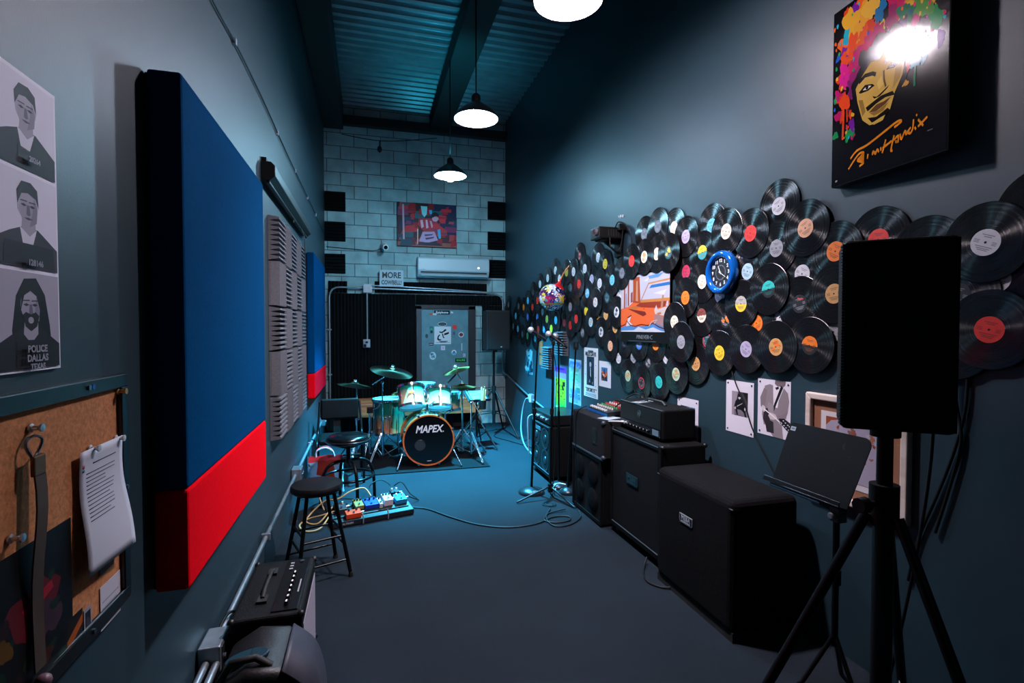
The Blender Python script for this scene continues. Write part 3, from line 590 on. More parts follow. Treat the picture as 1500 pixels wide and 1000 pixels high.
# floor monitor
t=thing('floor_monitor','black moulded wedge speaker lying in front of the combo amplifier','speaker',Vector((-.365,2.085,0)))
Mx=Matrix(((1,0,0,0),(0,0,-1,0),(0,1,0,0),(0,0,0,1)))
MB().prism([(-.20,0),(.16,0),(.175,.05),(.17,.20),(.13,.33),(.05,.41),(-.06,.425),(-.16,.37),(-.205,.2)],-.16,.16,Mx).build('shell',P('#0d0e10',.5,0,.4,.2,120,.3),t,bevel=.03,seg=4,smooth=40)
mb=MB(); a_=[(.178,.06),(.178,.20),(.142,.335),(.06,.417)]
q=smoothpath([Vector((x,0,z)) for x,z in a_],5)
mb.add([(p.x,s_,p.z) for s_ in (-.17,.13) for p in q],[(i,i+1,len(q)+i+1,len(q)+i) for i in range(len(q)-1)])
o=mb.build('curved_grille',P('#3c3e48',.5,.2,.3),t,smooth=60); sd=o.modifiers.new('thick','SOLIDIFY'); sd.thickness=.008
MB().prism(arc(-.06,.0,.075,.045,0,360,24),.0,.012,TR(-.01,-.05,.42,ry=-.15)).build('handle_recess',P('#123642',.4),t,bevel=.004)
MB().tube([(-.15,-.11,.375),(-.11,-.11,.44),(-.03,-.11,.448),(.02,-.11,.41)],.013,8).build('carry_handle',RUB,t,smooth=50)
cable('floor_cable',[(-.18,2.02,.01),(-.12,1.95,.008),(-.02,1.93,.008),(.07,1.96,.008),(.10,2.02,.008)],.006,BLK,'short black cable on carpet in front of the wedge speaker')
cable('amplifier_lead',[(-.55,2.55,.30),(-.60,2.5,.36),(-.615,2.35,.34),(-.60,2.25,.20),(-.615,2.2,.05)],.006,BLK,'black lead looping behind the combo amplifier')

def stool(loc,label,seat_h,r,ang):
    t=thing('bar_stool',label,'stool',Matrix.Translation(loc)@Matrix.Rotation(ang,4,'Z'))
    MB().lathe([(.001,seat_h-.055),(r*.9,seat_h-.055),(r,seat_h-.042),(r*1.01,seat_h-.02),(r*.96,seat_h-.004),(r*.6,seat_h+.003),(.001,seat_h+.004)],36).build('seat',P('#090a0b',.38),t,smooth=50)
    ft=[]
    for k in range(4):
        a=PI/4+k*PI/2; top=Vector((math.cos(a)*r*.72,math.sin(a)*r*.72,seat_h-.05)); bot=Vector((math.cos(a)*.235,math.sin(a)*.235,.0)); ft.append((top,bot))
        l=MB().tube([top,top.lerp(bot,.55)+Vector((0,0,0)),bot+Vector((0,0,.012))],.0125,10).build('leg',P('#0a0b0c',.35,.5),t,smooth=50); MB().cyl(bot,bot+Vector((0,0,.03)),.017,.014,n=12).build('rubber_foot',RUB,l)
    for k in range(4):
        for f in ((.45,.62) if k%2 else (.52,.80)):
            a_=ft[k][0].lerp(ft[k][1],f); b_=ft[(k+1)%4][0].lerp(ft[(k+1)%4][1],f); MB().cyl(a_,b_,.008,n=10).build('stretcher',P('#0a0b0c',.35,.5),t,smooth=50)
    return t
stool((-.335,3.57,0),'black round-seat bar stool standing in front of the pedalboard',.605,.163,.35)
# padded swivel stool with footring and bent legs
t=thing('swivel_stool','padded black swivel stool with bent legs behind the pedalboard','stool',Matrix.Translation((-.19,4.95,0))@Matrix.Rotation(.35,4,'Z'))
MB().lathe([(.001,.56),(.17,.56),(.192,.575),(.197,.6),(.19,.622),(.15,.637),(.001,.643)],40).build('seat',P('#07090b',.2,0,.6),t,smooth=60); MB().lathe([(.197,.59),(.201,.594),(.197,.598)],40,None,False).build('seat_piping',P('#1c2226',.3),t,smooth=60)
MB().cyl((0,0,.38),(0,0,.56),.02).cyl((0,0,.53),(0,0,.56),.09).build('swivel_post',DARKSTEEL,t,smooth=40)
for k in range(4):
    a=k*PI/2; c,s_=math.cos(a),math.sin(a)
    MB().tube(smoothpath([(c*.03,s_*.03,.40),(c*.12,s_*.12,.395),(c*.2,s_*.2,.345),(c*.24,s_*.24,.22),(c*.25,s_*.25,.01)],6),.015,10).build('leg',DARKSTEEL,t,smooth=50)
MB().tube([(.222*math.cos(2*PI*i/36),.222*math.sin(2*PI*i/36),.255) for i in range(36)],.0125,10,True).build('footring',P('#15181b',.25,.7),t,smooth=60)
# chair
t=thing('padded_chair','black padded metal chair behind swivel stool near left wall','chair',Matrix.Translation((-.30,5.75,0))@Matrix.Rotation(.06,4,'Z'))
PAD=P('#050506',.55,0,.12)
MB().box(-.21,.21,-.215,.2,.42,.475).build('seat',PAD,t,bevel=.022,seg=3)
mb=MB(); 
mb.box(-.205,.205,-.02,.03,.60,.83,TR(0,.26,0,rx=-.12)); mb.build('backrest',PAD,t,bevel=.02,seg=3)
for s_ in (-1,1):
    MB().tube(smoothpath([(s_*.23,-.2,.0),(s_*.23,-.215,.3),(s_*.23,-.19,.44),(s_*.23,.0,.455),(s_*.23,.19,.46),(s_*.225,.24,.56),(s_*.21,.30,.8)],5),.013,8).build('leg',DARKSTEEL,t,smooth=50)
    MB().tube(smoothpath([(s_*.23,.12,.45),(s_*.23,.24,.2),(s_*.23,.3,.0)],5),.013,8).build('leg',DARKSTEEL,t,smooth=50)
MB().cyl((-.23,.24,.2),(.23,.24,.2),.009).build('stretcher',DARKSTEEL,t,smooth=40)
# carrier bag
t=thing('carrier_bag','red, white and blue plastic carrier bag on floor by left wall','bag',Matrix.Translation((-.415,5.33,0))@Matrix.Rotation(.05,4,'Z'))
mb=MB(); nx,ny=14,8; rd=random.Random(3)
def bagv(a,v):
    rx,ry=.165*(1-.10*v),.07*(1-.75*v); x=rx*max(-1,min(1,1.25*math.cos(a))); y_=ry*math.sin(a); k=.006+.012*v
    return (x+rd.uniform(-k,k),y_+rd.uniform(-k,k),.005+.36*v+rd.uniform(-.01,.01)*v)
N_=28; rows=[[bagv(2*PI*i/N_,j/ny) for i in range(N_)] for j in range(ny+1)]
mb.v=[p for r_ in rows for p in r_]
for j in range(ny):
    for i in range(N_):
        x=rows[j][i][0]; v=j/ny
        mb.f.append([j*N_+i,j*N_+(i+1)%N_,(j+1)*N_+(i+1)%N_,(j+1)*N_+i]); mb.mi.append(1 if (-.09<x<.075 and v<.85) else (2 if v>.86 else 0))
mb.f.append(list(range(N_-1,-1,-1))); mb.mi.append(0)
mb.build('sack',[P('#9fc3e0',.35),P('#b8301c',.35),P('#d8404a',.35)],t,smooth=70)
for s_ in (-1,1): MB().tube(smoothpath([(-.09,s_*.012,.35),(-.08,s_*.02,.42),(0,s_*.03,.45),(.06,s_*.02,.41),(.08,s_*.012,.35)],5),.008,6).build('handle',P('#d83a48' if s_>0 else '#b8cfe0',.4),t,smooth=60)
# pedalboard and pedals
pb_M=Matrix.Translation((.0,4.55,0))@Matrix.Rotation(.26,4,'Z')
t=thing('pedalboard','black slanted pedalboard carrying coloured effect pedals on the carpet','pedalboard',pb_M)
TILT=.2
Mt=TR(0,-.15,.045,rx=TILT)
for i in range(4): MB().box(-.34,.34,.075*i+.005,.075*i+.06,-.012,0,Mt).build('rail',P('#0c0d0f',.5),t,bevel=.003)
for x in (-.33,.33): MB().box(x-.012,x+.012,0,.29,-.03,-.002,Mt).build('side_plate',P('#0c0d0f',.5),t); MB().box(x-.01,x+.01,.10,.125,0,.085).box(x-.01,x+.01,-.145,-.12,0,.04).build('foot',RUB,t)
MB().box(-.34,.34,-.16,-.152,.012,.05).build('front_rail',P('#101215',.5),t)
for x in (-.1,.11): MB().tube([(x,-.165,.01),(x,-.172,.05),(x,-.15,.085)],.006,8).build('corner_bar',P('#b8c4cc',.3,.8),t,smooth=50)
text('PEDALTRAIN',.022,P('#8f979d',.5),t,TR(-.24,-.1605,.031,rx=PI/2),bold=.0006)
def pedal(x,y,w_,d_,h_,col,label,knobs,kcol='#15161a',rz=0,extra=None):
    q=thing('effect_pedal',label,'effect pedal',pb_M@TR(0,-.15,.0455,rx=TILT)@TR(x,y,0,rz=rz),'effect pedals on the pedalboard')
    MB().box(-w_/2,w_/2,-d_/2,d_/2,0.001,h_).build('case',P(col,.35,.2),q,bevel=.004)
    for i in range(knobs): MB().cyl((-w_/2+w_*(i+.5)/knobs,d_*.28,h_),(-w_/2+w_*(i+.5)/knobs,d_*.28,h_+.018),.009,.0075,n=12).build('knob',P(kcol,.35),q,smooth=40)
    MB().cyl((0,-d_*.3,h_),(0,-d_*.3,h_+.012),.009,n=12).build('footswitch',CHROME,q,smooth=40)
    MB().cyl((w_/2,.01,h_*.5),(w_/2+.03,.01,h_*.5),.008,n=10).build('jack_plug',P('#b9bdc2',.3,.8),q,smooth=40)
    if extra: extra(q,w_,d_,h_)
pedal(-.165,.06,.125,.07,.045,'#e2481c','bright orange effect pedal on the front of the pedalboard',2)
pedal(-.09,.20,.075,.12,.04,'#8a8648','olive green effect pedal with three dark knobs',3,'#22231c')
pedal(.01,.18,.115,.12,.042,'#1c3fae','blue effect pedal in middle of the pedalboard',3,'#0c1230')
pedal(.085,.16,.03,.11,.045,'#c8ccd2','slim white effect pedal between blue and cream pedals',1)
pedal(.155,.18,.08,.12,.06,'#d3cbd2','cream white effect pedal with a row of dark knobs',3)
pedal(.27,.17,.10,.11,.045,'#2c84b4','light blue effect pedal at far end of pedalboard',2,'#d8dde2')
pedal(.25,.27,.08,.05,.055,'#101418','small black effect pedal behind the light blue one',2,'#cfd6da')
pedal(-.24,.19,.09,.12,.04,'#3a3236','dark grey effect pedal at wall end of the pedalboard',2,'#c8ccd0')
CREAM=P('#b89a66',.5)
def pbw(x,y,z): return pb_M@Vector((x,y,z))
cable('patch_cable',[pbw(-.3,.05,.12),pbw(-.42,.0,.02),pbw(-.5,.1,.012),pbw(-.45,.22,.03),pbw(-.33,.2,.13),pbw(-.25,.1,.16),pbw(-.14,.1,.21),pbw(-.02,.12,.215),pbw(.02,.04,.16)],.0065,CREAM,'tan cable arching over the pedalboard from the wall end')
cable('patch_cable',[pbw(-.32,-.02,.1),pbw(-.43,-.12,.02),pbw(-.54,-.1,.012),pbw(-.56,.05,.012),pbw(-.48,.14,.02),pbw(-.38,.06,.06),pbw(-.2,.0,.11)],.0065,CREAM,'tan cable coiled on carpet at wall end of pedalboard')
cable('patch_cable',[pbw(-.34,.2,.05),pbw(-.36,.3,.16),pbw(-.29,.34,.2),pbw(-.25,.22,.15)],.0065,P('#9a8a66',.5),'short dull tan cable rising behind the pedalboard')
cable('patch_cable',[pbw(.04,.22,.14),pbw(.1,.3,.19),pbw(.2,.33,.2),pbw(.27,.28,.15)],.005,BLK,'thin black cable arching behind cream and blue pedals')
cable('patch_cable',[pbw(.3,.28,.14),pbw(.37,.26,.17),pbw(.43,.2,.07),pbw(.5,.16,.01),pbw(.36,.1,.09)],.005,BLK,'black cable looping off far end of the pedalboard')
# ================================================================== the record wall
VINYL=vinylmat(); HOLE=P('#3a3c40',.3,.8)
COLS={'white':'#c9c8cf','grey':'#8f9097','lilac':'#a49cb8','cream':'#d6cdb8','red':'#d8281e','dark red':'#8f1c28','crimson':'#a8284a','orange':'#e8761c','tan':'#c8965a','peach':'#e0a884','yellow':'#e6c02c',
 'olive':'#a89a3c','pale blue':'#9fc4d4','light blue':'#5fb4d6','blue':'#2c6cc0','teal':'#2c8f96','dark teal':'#1c4c54','turquoise':'#2cbcb4','green':'#2c9a62','dark grey':'#45474e','black':'#101114','purple':'#2c1830','pale green':'#a8bfa0','slate':'#5a5e68'}
# (photo x, photo y, label colour, second colour / style, stacking: 0 under, 1 middle, 2 over)
RECS=[(744,446,'dark grey','',1),(758.7,448.6,'dark grey','',0),(766.4,450,'orange','',1),(773.4,440.2,'light blue','',1),(779.7,449.7,'red','',1),(787.4,440,'red','',1),(790,416,'white','',0),(802,407.3,'white','',1),(812.6,396,'white','',1),(819.6,408,'white','',1),
(829.7,398.5,'olive','',0),(840.3,398,'white','',1),(856.8,393.3,'white','',1),(865.9,408.7,'lilac','',1),(878.5,414.8,'white','',1),(848.8,415.7,'red','',1),(860,429.3,'light blue','white',1),(872.8,442.6,'white','peach',1),
(740.5,459.8,'teal','',1),(755,462.6,'light blue','',1),(745.7,468.5,'dark red','',1),(773.4,464,'blue','',1),(786,464.7,'blue','',1),(794.1,457,'dark teal','',1),(800.8,467.1,'olive','',1),(814.3,468.9,'light blue','',1),(825.5,472.7,'dark red','',0),(835.7,476.2,'red','',1),(844.5,467.1,'red','',1),(857.4,455.6,'yellow','',1),
(865.1,471.7,'pale blue','tan',1),(874.9,468.2,'yellow','orange',0),(740.5,476.9,'teal','',1),(751,477.3,'dark teal','',0),(758.3,481.5,'light blue','',1),(778.3,477.6,'dark teal','',1),(788.1,482.2,'red','',1),(795.8,482.2,'blue','light blue',1),(806.7,481.1,'yellow','',1),(745.4,490.3,'grey','',1),(740.5,494.1,'dark grey','',1),(764.6,489.6,'dark grey','',1),(771.7,491.6,'green','',1),(783,496,'dark teal','',0),
(852.5,487.1,'dark grey','grey',1),(880.6,486,'white','black',1),(835,449.3,'grey','',0),(780.4,428,'black','',0),(834.3,421,'dark teal','',0),(840.6,446,'black','',0),(797,424,'black','',0),(822,425,'dark teal','',0),(815,452,'black','',0),
(875,377,'white','',0),(885.6,386.4,'yellow','',1),(897.4,410,'light blue','',1),(914.6,400,'slate','',3),(905.6,430.5,'white','',0),(886.6,461,'tan','',0),(903.4,457,'white','black',1),(899.6,480,'tan','',0),
(942,342.6,'slate','',1),(962.6,331.4,'slate','',1),(985.4,333.6,'cream','',1),(1004,346.4,'lilac','',1),(930,382.4,'red','',3),(948,376.4,'cream','tan',3),(966,372,'cream','',3),(983.6,370,'dark teal','yellow',3),(1003,398,'crimson','',1),(1004,436,'orange','',1),(992,471.6,'cream','',3),
(848,375,'black','red',0),(889,436,'dark teal','',1),(894.7,506.4,'peach','',1),(914,500.7,'purple','',1),(905.1,524.4,'white','',0),(936.3,503.5,'blue','white',1),(960,504,'orange','',1),(983.8,500.7,'yellow','red',1),(1002.4,500.7,'grey','',4),(926.4,523.5,'grey','',0),(948.6,532,'black','grey',0),(974.8,523.8,'white','',0),(919.4,550.4,'pale green','tan',1),(939.7,561,'black','red ring',1),(964.8,559.5,'turquoise','',1),(990.4,548,'pale green','tan',1),
(1040.4,330.4,'light blue','',1),(1064.6,339,'cream','',2),(1099.4,341.6,'red','',1),(1138.4,301.6,'white','',1),(1180,334,'peach','',1),(1136.6,363.4,'grey','',1),(1027.6,369.4,'yellow','teal',1),(1028,412.4,'cream','',1),(1093.6,397.4,'pale blue','',1),(1126.6,423.6,'turquoise','black',1),(1173.6,401,'white','',0),(1052.4,432.4,'lilac','',0),(1085.6,445,'yellow','grey',1),(1170.6,445,'black','red text',1),(1223,368,'orange','',1),(1284,350.7,'red','',1),(1222,430,'tan','',1),
(1026.6,461.8,'cream','dark red',1),(1034.3,499,'dark teal','red ring',0),(1017.8,532.6,'tan','',1),(1054,516.8,'yellow','',2),(1062.5,469.5,'black','orange',0),(1106.9,473.4,'orange','',0),(1140,465,'white','',0),(1093.7,511.3,'lilac','',1),(1138.3,508,'tan','orange',2),(1187,505.8,'orange','black',2),(1218.6,486,'grey','',0),
(1444,355,'white','',2),(1455.5,409,'white','',0),(1449.2,482.7,'red','',1),(1357,369,'black','',1),(1530,305,'black','',1),(1400,432,'black','',0),(1395,500,'black','',0)]
def disc_mesh():
    mb=MB(); mb.lathe([(.0035,0),(.0505,.0),(.0515,-.0),(.149,-.0004),(.151,.0009),(.149,.0022),(.053,.0018),(.051,.0021),(.0035,.0021)],96,None,False); return mb
def label_mesh(style):
    mb=MB(); z=.0022
    if style=='half':
        mb.m(0).flat(arc(0,0,.05,.05,0,180,24),z); mb.m(1).flat(arc(0,0,.05,.05,180,360,24),z)
    elif style=='ring':
        mb.m(1).flat(arc(0,0,.05,n=40),z); mb.m(0).flat(arc(0,0,.043,n=40),z+.0001)
    elif style=='plain': mb.m(0).flat(arc(0,0,.05,n=40),z)
    elif style=='spot': mb.m(0).flat(arc(0,0,.05,n=40),z); mb.m(1).flat(blob(.008,.018,.02,12,.3),z+.0001).flat(blob(-.02,-.012,.014,14,.4),z+.0001)
    elif style=='redtext': mb.m(0).flat(arc(0,0,.05,n=40),z); mb.m(1).flat([(-.005,.038),(.012,.026),(.03,.026),(.03,.018),(.008,.018),(-.008,.03)],z+.0001)
    mb.m(2)
    rd=random.Random(hash(style)%97)
    for yy,a in ((.026,.022),(.019,.014),(-.018,.03),(-.025,.024),(-.031,.018)): mb.flat(rect(-a,yy,a,yy+.0028),z+.0002)
    for yy in (.004,-.001,-.006): mb.flat(rect(-.042,yy,-.022,yy+.0022),z+.0002).flat(rect(.022,yy,.038,yy+.0022),z+.0002)
    mb.m(3).flat(arc(0,0,.0045,n=12),z+.0003)
    return mb
DM=disc_mesh().build('vinyl_record',VINYL,smooth=30).data
for o in [o for o in C.objects if o.data is DM]: bpy.data.objects.remove(o)
LM={}
for st in ('half','ring','plain','spot','redtext'):
    o=label_mesh(st).build('paper_label',[P('#808080',.6)]*4); LM[st]=o.data; bpy.data.objects.remove(o)
recs=[]
for i,(px,py,c,c2,pr_) in enumerate(RECS):
    p=onR(px,py,.02); recs.append(dict(i=i,y=p.y,z=p.z,c=c,c2=c2,p=pr_,layer=None))
# stack: under ones against the wall, over ones on top; overlapping records never share a layer
PICL=7
order=sorted(recs,key=lambda r:(r['p'],random.Random(r['i']*7).random()))
for r in order:
    near=[q for q in recs if q['layer'] is not None and (q['y']-r['y'])**2+(q['z']-r['z'])**2<.304**2]
    lo=max(([PICL+1] if r['p']>=3 else [])+[q['layer'] for q in near if q['p']<r['p'] and (q['y']-r['y'])**2+(q['z']-r['z'])**2<.25**2]+[-1])+1
    l=lo
    while any(q['layer']==l for q in near): l+=1
    r['layer']=l
LANDM=[('the ball ornament',onR(811,435)),('the projector',onR(895,340)),('the orange room picture',onR(950,445)),('the blue clock',onR(1055,398)),('the tall black loudspeaker',onR(1224,430)),('the splatter portrait',onR(1300,255)),
 ('the upper wedge foam tile',onR(826,480)),('the white concert poster',onR(866,545)),('the black amplifier head',onR(960,595)),('the guitarist print',onR(1135,600)),('the framed sepia print',onR(1260,640)),('the back corner',onR(736,460))]
def cname(r):
    c2=r['c2']
    if c2 in ('','orange') and r['c']!='black': return r['c']
    if c2=='red ring': return r['c']+' red-rimmed'
    if c2=='red text': return 'black red-lettered'
    if r['c']=='black' and c2=='': return 'blank black'
    return r['c']+' and '+c2 if c2 else r['c']
def rel(r,lp):
    dx=-(r['y']-lp.y); dz=r['z']-lp.z
    if abs(dx)<.12 and abs(dz)<.12: return 'behind'
    if abs(dz)>2.2*abs(dx): return 'above' if dz>0 else 'below'
    if abs(dx)>2.2*abs(dz): return 'right of' if dx>0 else 'left of'
    return ('up ' if dz>0 else 'down ')+('right of' if dx>0 else 'left of')
def nb(r,kind):
    best=None
    for q in recs:
        if q is r: continue
        dx=-(q['y']-r['y']); dz=q['z']-r['z']
        ok={'left':dx<-.08 and abs(dz)<.16,'right':dx>.08 and abs(dz)<.16,'above':dz>.08 and abs(dx)<.16,'below':dz<-.08 and abs(dx)<.16}[kind]
        if ok:
            d=math.hypot(dx,dz)
            if best is None or d<best[0]: best=(d,q)
    return cname(best[1])+' one' if best else 'bare wall'
labels={}
for r in recs:
    lm=sorted(LANDM,key=lambda l:math.hypot(r['y']-l[1].y,r['z']-l[1].z)+(.25 if l[0].startswith('the back') else 0))[0]
    r['lm']='%s %s'%(rel(r,lm[1]),lm[0]); r['lab']='vinyl record, %s label, %s'%(cname(r),r['lm'])
from collections import Counter
for kinds in (('left',),('above',),('below',),('right',)):
    cnt_=Counter(r['lab'] for r in recs)
    for r in recs:
        if cnt_[r['lab']]>1:
            ws={'left':'%s to its left','above':'%s over it','below':'%s under it','right':'%s to its right'}[kinds[0]]%nb(r,kinds[0])
            r['lab']='vinyl record, %s label, %s, %s'%(cname(r),r['lm'],ws)
cnt_=Counter(r['lab'] for r in recs); OR=['first','second','third','fourth','fifth','sixth']
for lb,k in cnt_.items():
    if k>1:
        for n_,r in enumerate(sorted([q for q in recs if q['lab']==lb],key=lambda q:-q['y'])): r['lab']='vinyl record, %s label, %s, %s from back'%(cname(r),r['lm'],OR[n_])
for r in recs:
    if len(r['lab'].replace(',',' ').split())>16: r['lab']=r['lab'].replace('vinyl record, ','record, ').replace(' label,','',1).replace(' one to its left',' left').replace(' one over it',' over').replace(' one under it',' under')
PRINT=P('#4a4a50',.6); PRINTD=P('#8a8a90',.6)
for r in recs:
    o=bpy.data.objects.new('vinyl_record',DM); C.objects.link(o); rd=random.Random(r['i']+99)
    M=frameM('R',Vector((WR-.0085-.0038*r['layer'],r['y'],r['z']))); o.matrix_world=M@Euler((rd.uniform(-.006,.006),rd.uniform(-.006,.006),0)).to_matrix().to_4x4()
    tag(o,r['lab'],'record','vinyl records on the wall')
    st='plain'
    if r['c2']=='red ring': st='ring'
    elif r['c2']=='red text': st='redtext'
    elif r['c2'] in ('teal','black') and r['c'] in ('yellow','orange','turquoise') or (r['c'],r['c2'])==('cream','dark red') or (r['c'],r['c2'])==('yellow','grey'): st='half'
    elif r['c2']: st='spot'
    l=bpy.data.objects.new('paper_label',LM[st]); C.objects.link(l); l.parent=o; l.matrix_local=Matrix.Rotation(rd.uniform(-.5,.5),4,'Z') if st!='half' else Matrix.Rotation(rd.uniform(-.15,.25),4,'Z')
    second={'':'#808080','red ring':'#d03048','red text':'#d02830'}.get(r['c2']) or COLS[r['c2']]
    a,b_=(r['c'],second)
    first=COLS[a]
    if (a,r['c2'])==('cream','dark red'): first,second='#7a3a30',COLS['cream']
    if (a,r['c2'])==('yellow','grey'): first,second='#a9a8a4',COLS['yellow']
    dark=a in('black','purple','dark grey','dark teal','slate','dark red','blue')
    for k,m in enumerate((P(first,.55),P(second,.55),PRINTD if dark else P('#%02x%02x%02x'%tuple(int(int(first[j:j+2],16)*.55) for j in (1,3,5)),.6),HOLE)):
        l.material_slots[k].link='OBJECT'; l.material_slots[k].material=m
    l['label']=cname(r)+' paper label'

# ------------------------------------------------------------------ things among the records
# blue clock
p=onR(1055.5,399,.05); p.x=WR
t=thing('wall_clock','round wall clock with thick glossy blue rim among the records','clock',frameM('R',p))
MB().cyl((0,0,.0),(0,0,.045),.142,n=48).build('case',P('#0c0e12',.3),t,smooth=40)
MB().lathe([(.098,.048),(.102,.062),(.115,.072),(.130,.070),(.141,.058),(.143,.035),(.14,.02)],64,TR(),False).build('rim',P('#0c5fb8',.12,.2,.6,coat=.8),t,smooth=60)
MB().cyl((0,0,.045),(0,0,.05),.102,n=48).build('dial',P('#0a0e14',.5),t,smooth=40)
for k in range(12):
    a=PI/2-k*PI/6; text(str(12 if k==0 else k),.03,P('#c9d4dc',.5),t,TR(.078*math.cos(a),.078*math.sin(a),.051),bold=.0012,name='numeral')
mb=MB()
for k in range(60):
    a=k*PI/30; r0=.044 if k%5 else .041; mb.add([(r0*math.cos(a)-.0008*math.sin(a),r0*math.sin(a)+.0008*math.cos(a),.0505),(r0*math.cos(a)+.0008*math.sin(a),r0*math.sin(a)-.0008*math.cos(a),.0505),(.049*math.cos(a)+.0008*math.sin(a),.049*math.sin(a)-.0008*math.cos(a),.0505),(.049*math.cos(a)-.0008*math.sin(a),.049*math.sin(a)+.0008*math.cos(a),.0505)],[(0,1,2,3)])
mb.build('minute_track',P('#a9b4bc',.5),t)
def hand(ang,l,w_,z): return MB().prism([(-w_,-.012),(w_,-.012),(w_*.5,l),(-w_*.5,l)],z,z+.001,Matrix.Rotation(-ang,4,'Z'))
hand(math.radians(-25),.05,.0035,.053).build('hour_hand',P('#e0e4e8',.4),t); hand(math.radians(122),.062,.0025,.055).build('minute_hand',P('#e0e4e8',.4),t); MB().cyl((0,0,.05),(0,0,.058),.005).build('hub',P('#d0d4d8',.4),t)
# ball ornament
p=Vector((2.075,5.66,1.985)); r_=.16
t=thing('ball_ornament','big glossy paint-splattered ball hanging by its red cap among the records','ornament',p)
MB().sph((0,0,0),r_,40,26).build('ball',splatter(['#1c2c7a','#d8d8e4','#2898b0','#5a1c5a','#101a48','#c8b83a','#a82850','#18605a','#142050','#c8ccd8','#701c50'],19),t,smooth=80)
MB().lathe([(.0,-.157),(.045,-.150),(.09,-.128),(.122,-.098),(.140,-.075)],36,Matrix.Scale(1.02,4),False).build('gold_base',P('#a8923c',.2,.4,coat=.6),t,smooth=60)
Mt=TR(.05,-.035,.10,rx=.15,ry=.3)
MB().lathe([(.085,.0),(.07,.03),(.03,.055),(.018,.08),(.012,.115)],24,Mt).build('red_cap',P('#c81c20',.15,.1,coat=.6),t,smooth=60)
q=Mt@Vector((0,0,.11)); MB().tube([q,q+Vector((.03,-.02,.07)),q+Vector((.09,-.05,.16))],.007,8).build('hanging_cord',P('#c87a24',.4),t,smooth=60)
# projector on bracket
pc=Vector((2.11,4.34,2.485))
t=thing('projector','black projector on a wall bracket above the records','projector',pc)
MB().box(-.11,.12,-.095,.095,-.05,.055).build('body',P('#08090a',.45,0,.3),t,bevel=.01,seg=3)
lo=Vector((-.11,-.035,.012)); MB().cyl(lo,lo+Vector((-.018,0,0)),.034,n=28).build('lens_ring',P('#8d9096',.25,.7),t,smooth=40); MB().cyl(lo+Vector((-.018,0,0)),lo+Vector((-.022,0,0)),.025,n=28).build('lens',P('#3a1820',.05),t,smooth=40)
mb=MB()
for k in range(5): mb.box(-.02+.025*k,-.008+.025*k,-.0965,-.094,-.03,.035)
mb.build('vent',P('#15171a',.5),t); MB().box(-.07,.09,-.07,.07,-.062,-.05).build('mounting_plate',BLK,t)
MB().box(.0,.14,-.03,.03,-.085,-.062).box(.125,.148,-.07,.07,-.20,.06).tube([(.0,0,-.075),(.13,0,-.17)],.011,8).build('bracket',DARKSTEEL,t,bevel=.003)
MB().box(.07,.14,-.14,-.095,.02,.08).build('adapter',BLK,t,bevel=.005)
cable('projector_cable',[pc+Vector((-.0,-.09,-.04)),pc+Vector((.0,-.11,-.13)),pc+Vector((.06,-.11,-.17)),pc+Vector((.10,-.11,-.12)),pc+Vector((.11,-.13,.02))],.006,BLK,'black cable looping under the projector')
cable('projector_cable',[pc+Vector((.05,-.1,.05)),pc+Vector((.05,-.16,.085)),pc+Vector((.09,-.22,.05)),pc+Vector((.125,-.25,-.05)),pc+Vector((.13,-.27,-.22))],.006,BLK,'black cable hanging down wall at near side of the projector')
# two small hooks above the projector
for px,lb in ((909.5,'far one of two tiny white wall hooks above the projector'),(912.8,'near one of two tiny white wall hooks above the projector')):
    t=thing('wall_hook',lb,'hook',frameM('R',onR(px,318 if px<911 else 316.5)),'tiny wall hooks'); MB().cyl((0,0,0),(0,0,.006),.012,n=12).build('plate',WHITEP,t); MB().tube([(0,0,.004),(0,.0,.02),(0,.012,.024)],.004,6).build('hook_arm',WHITEP,t)
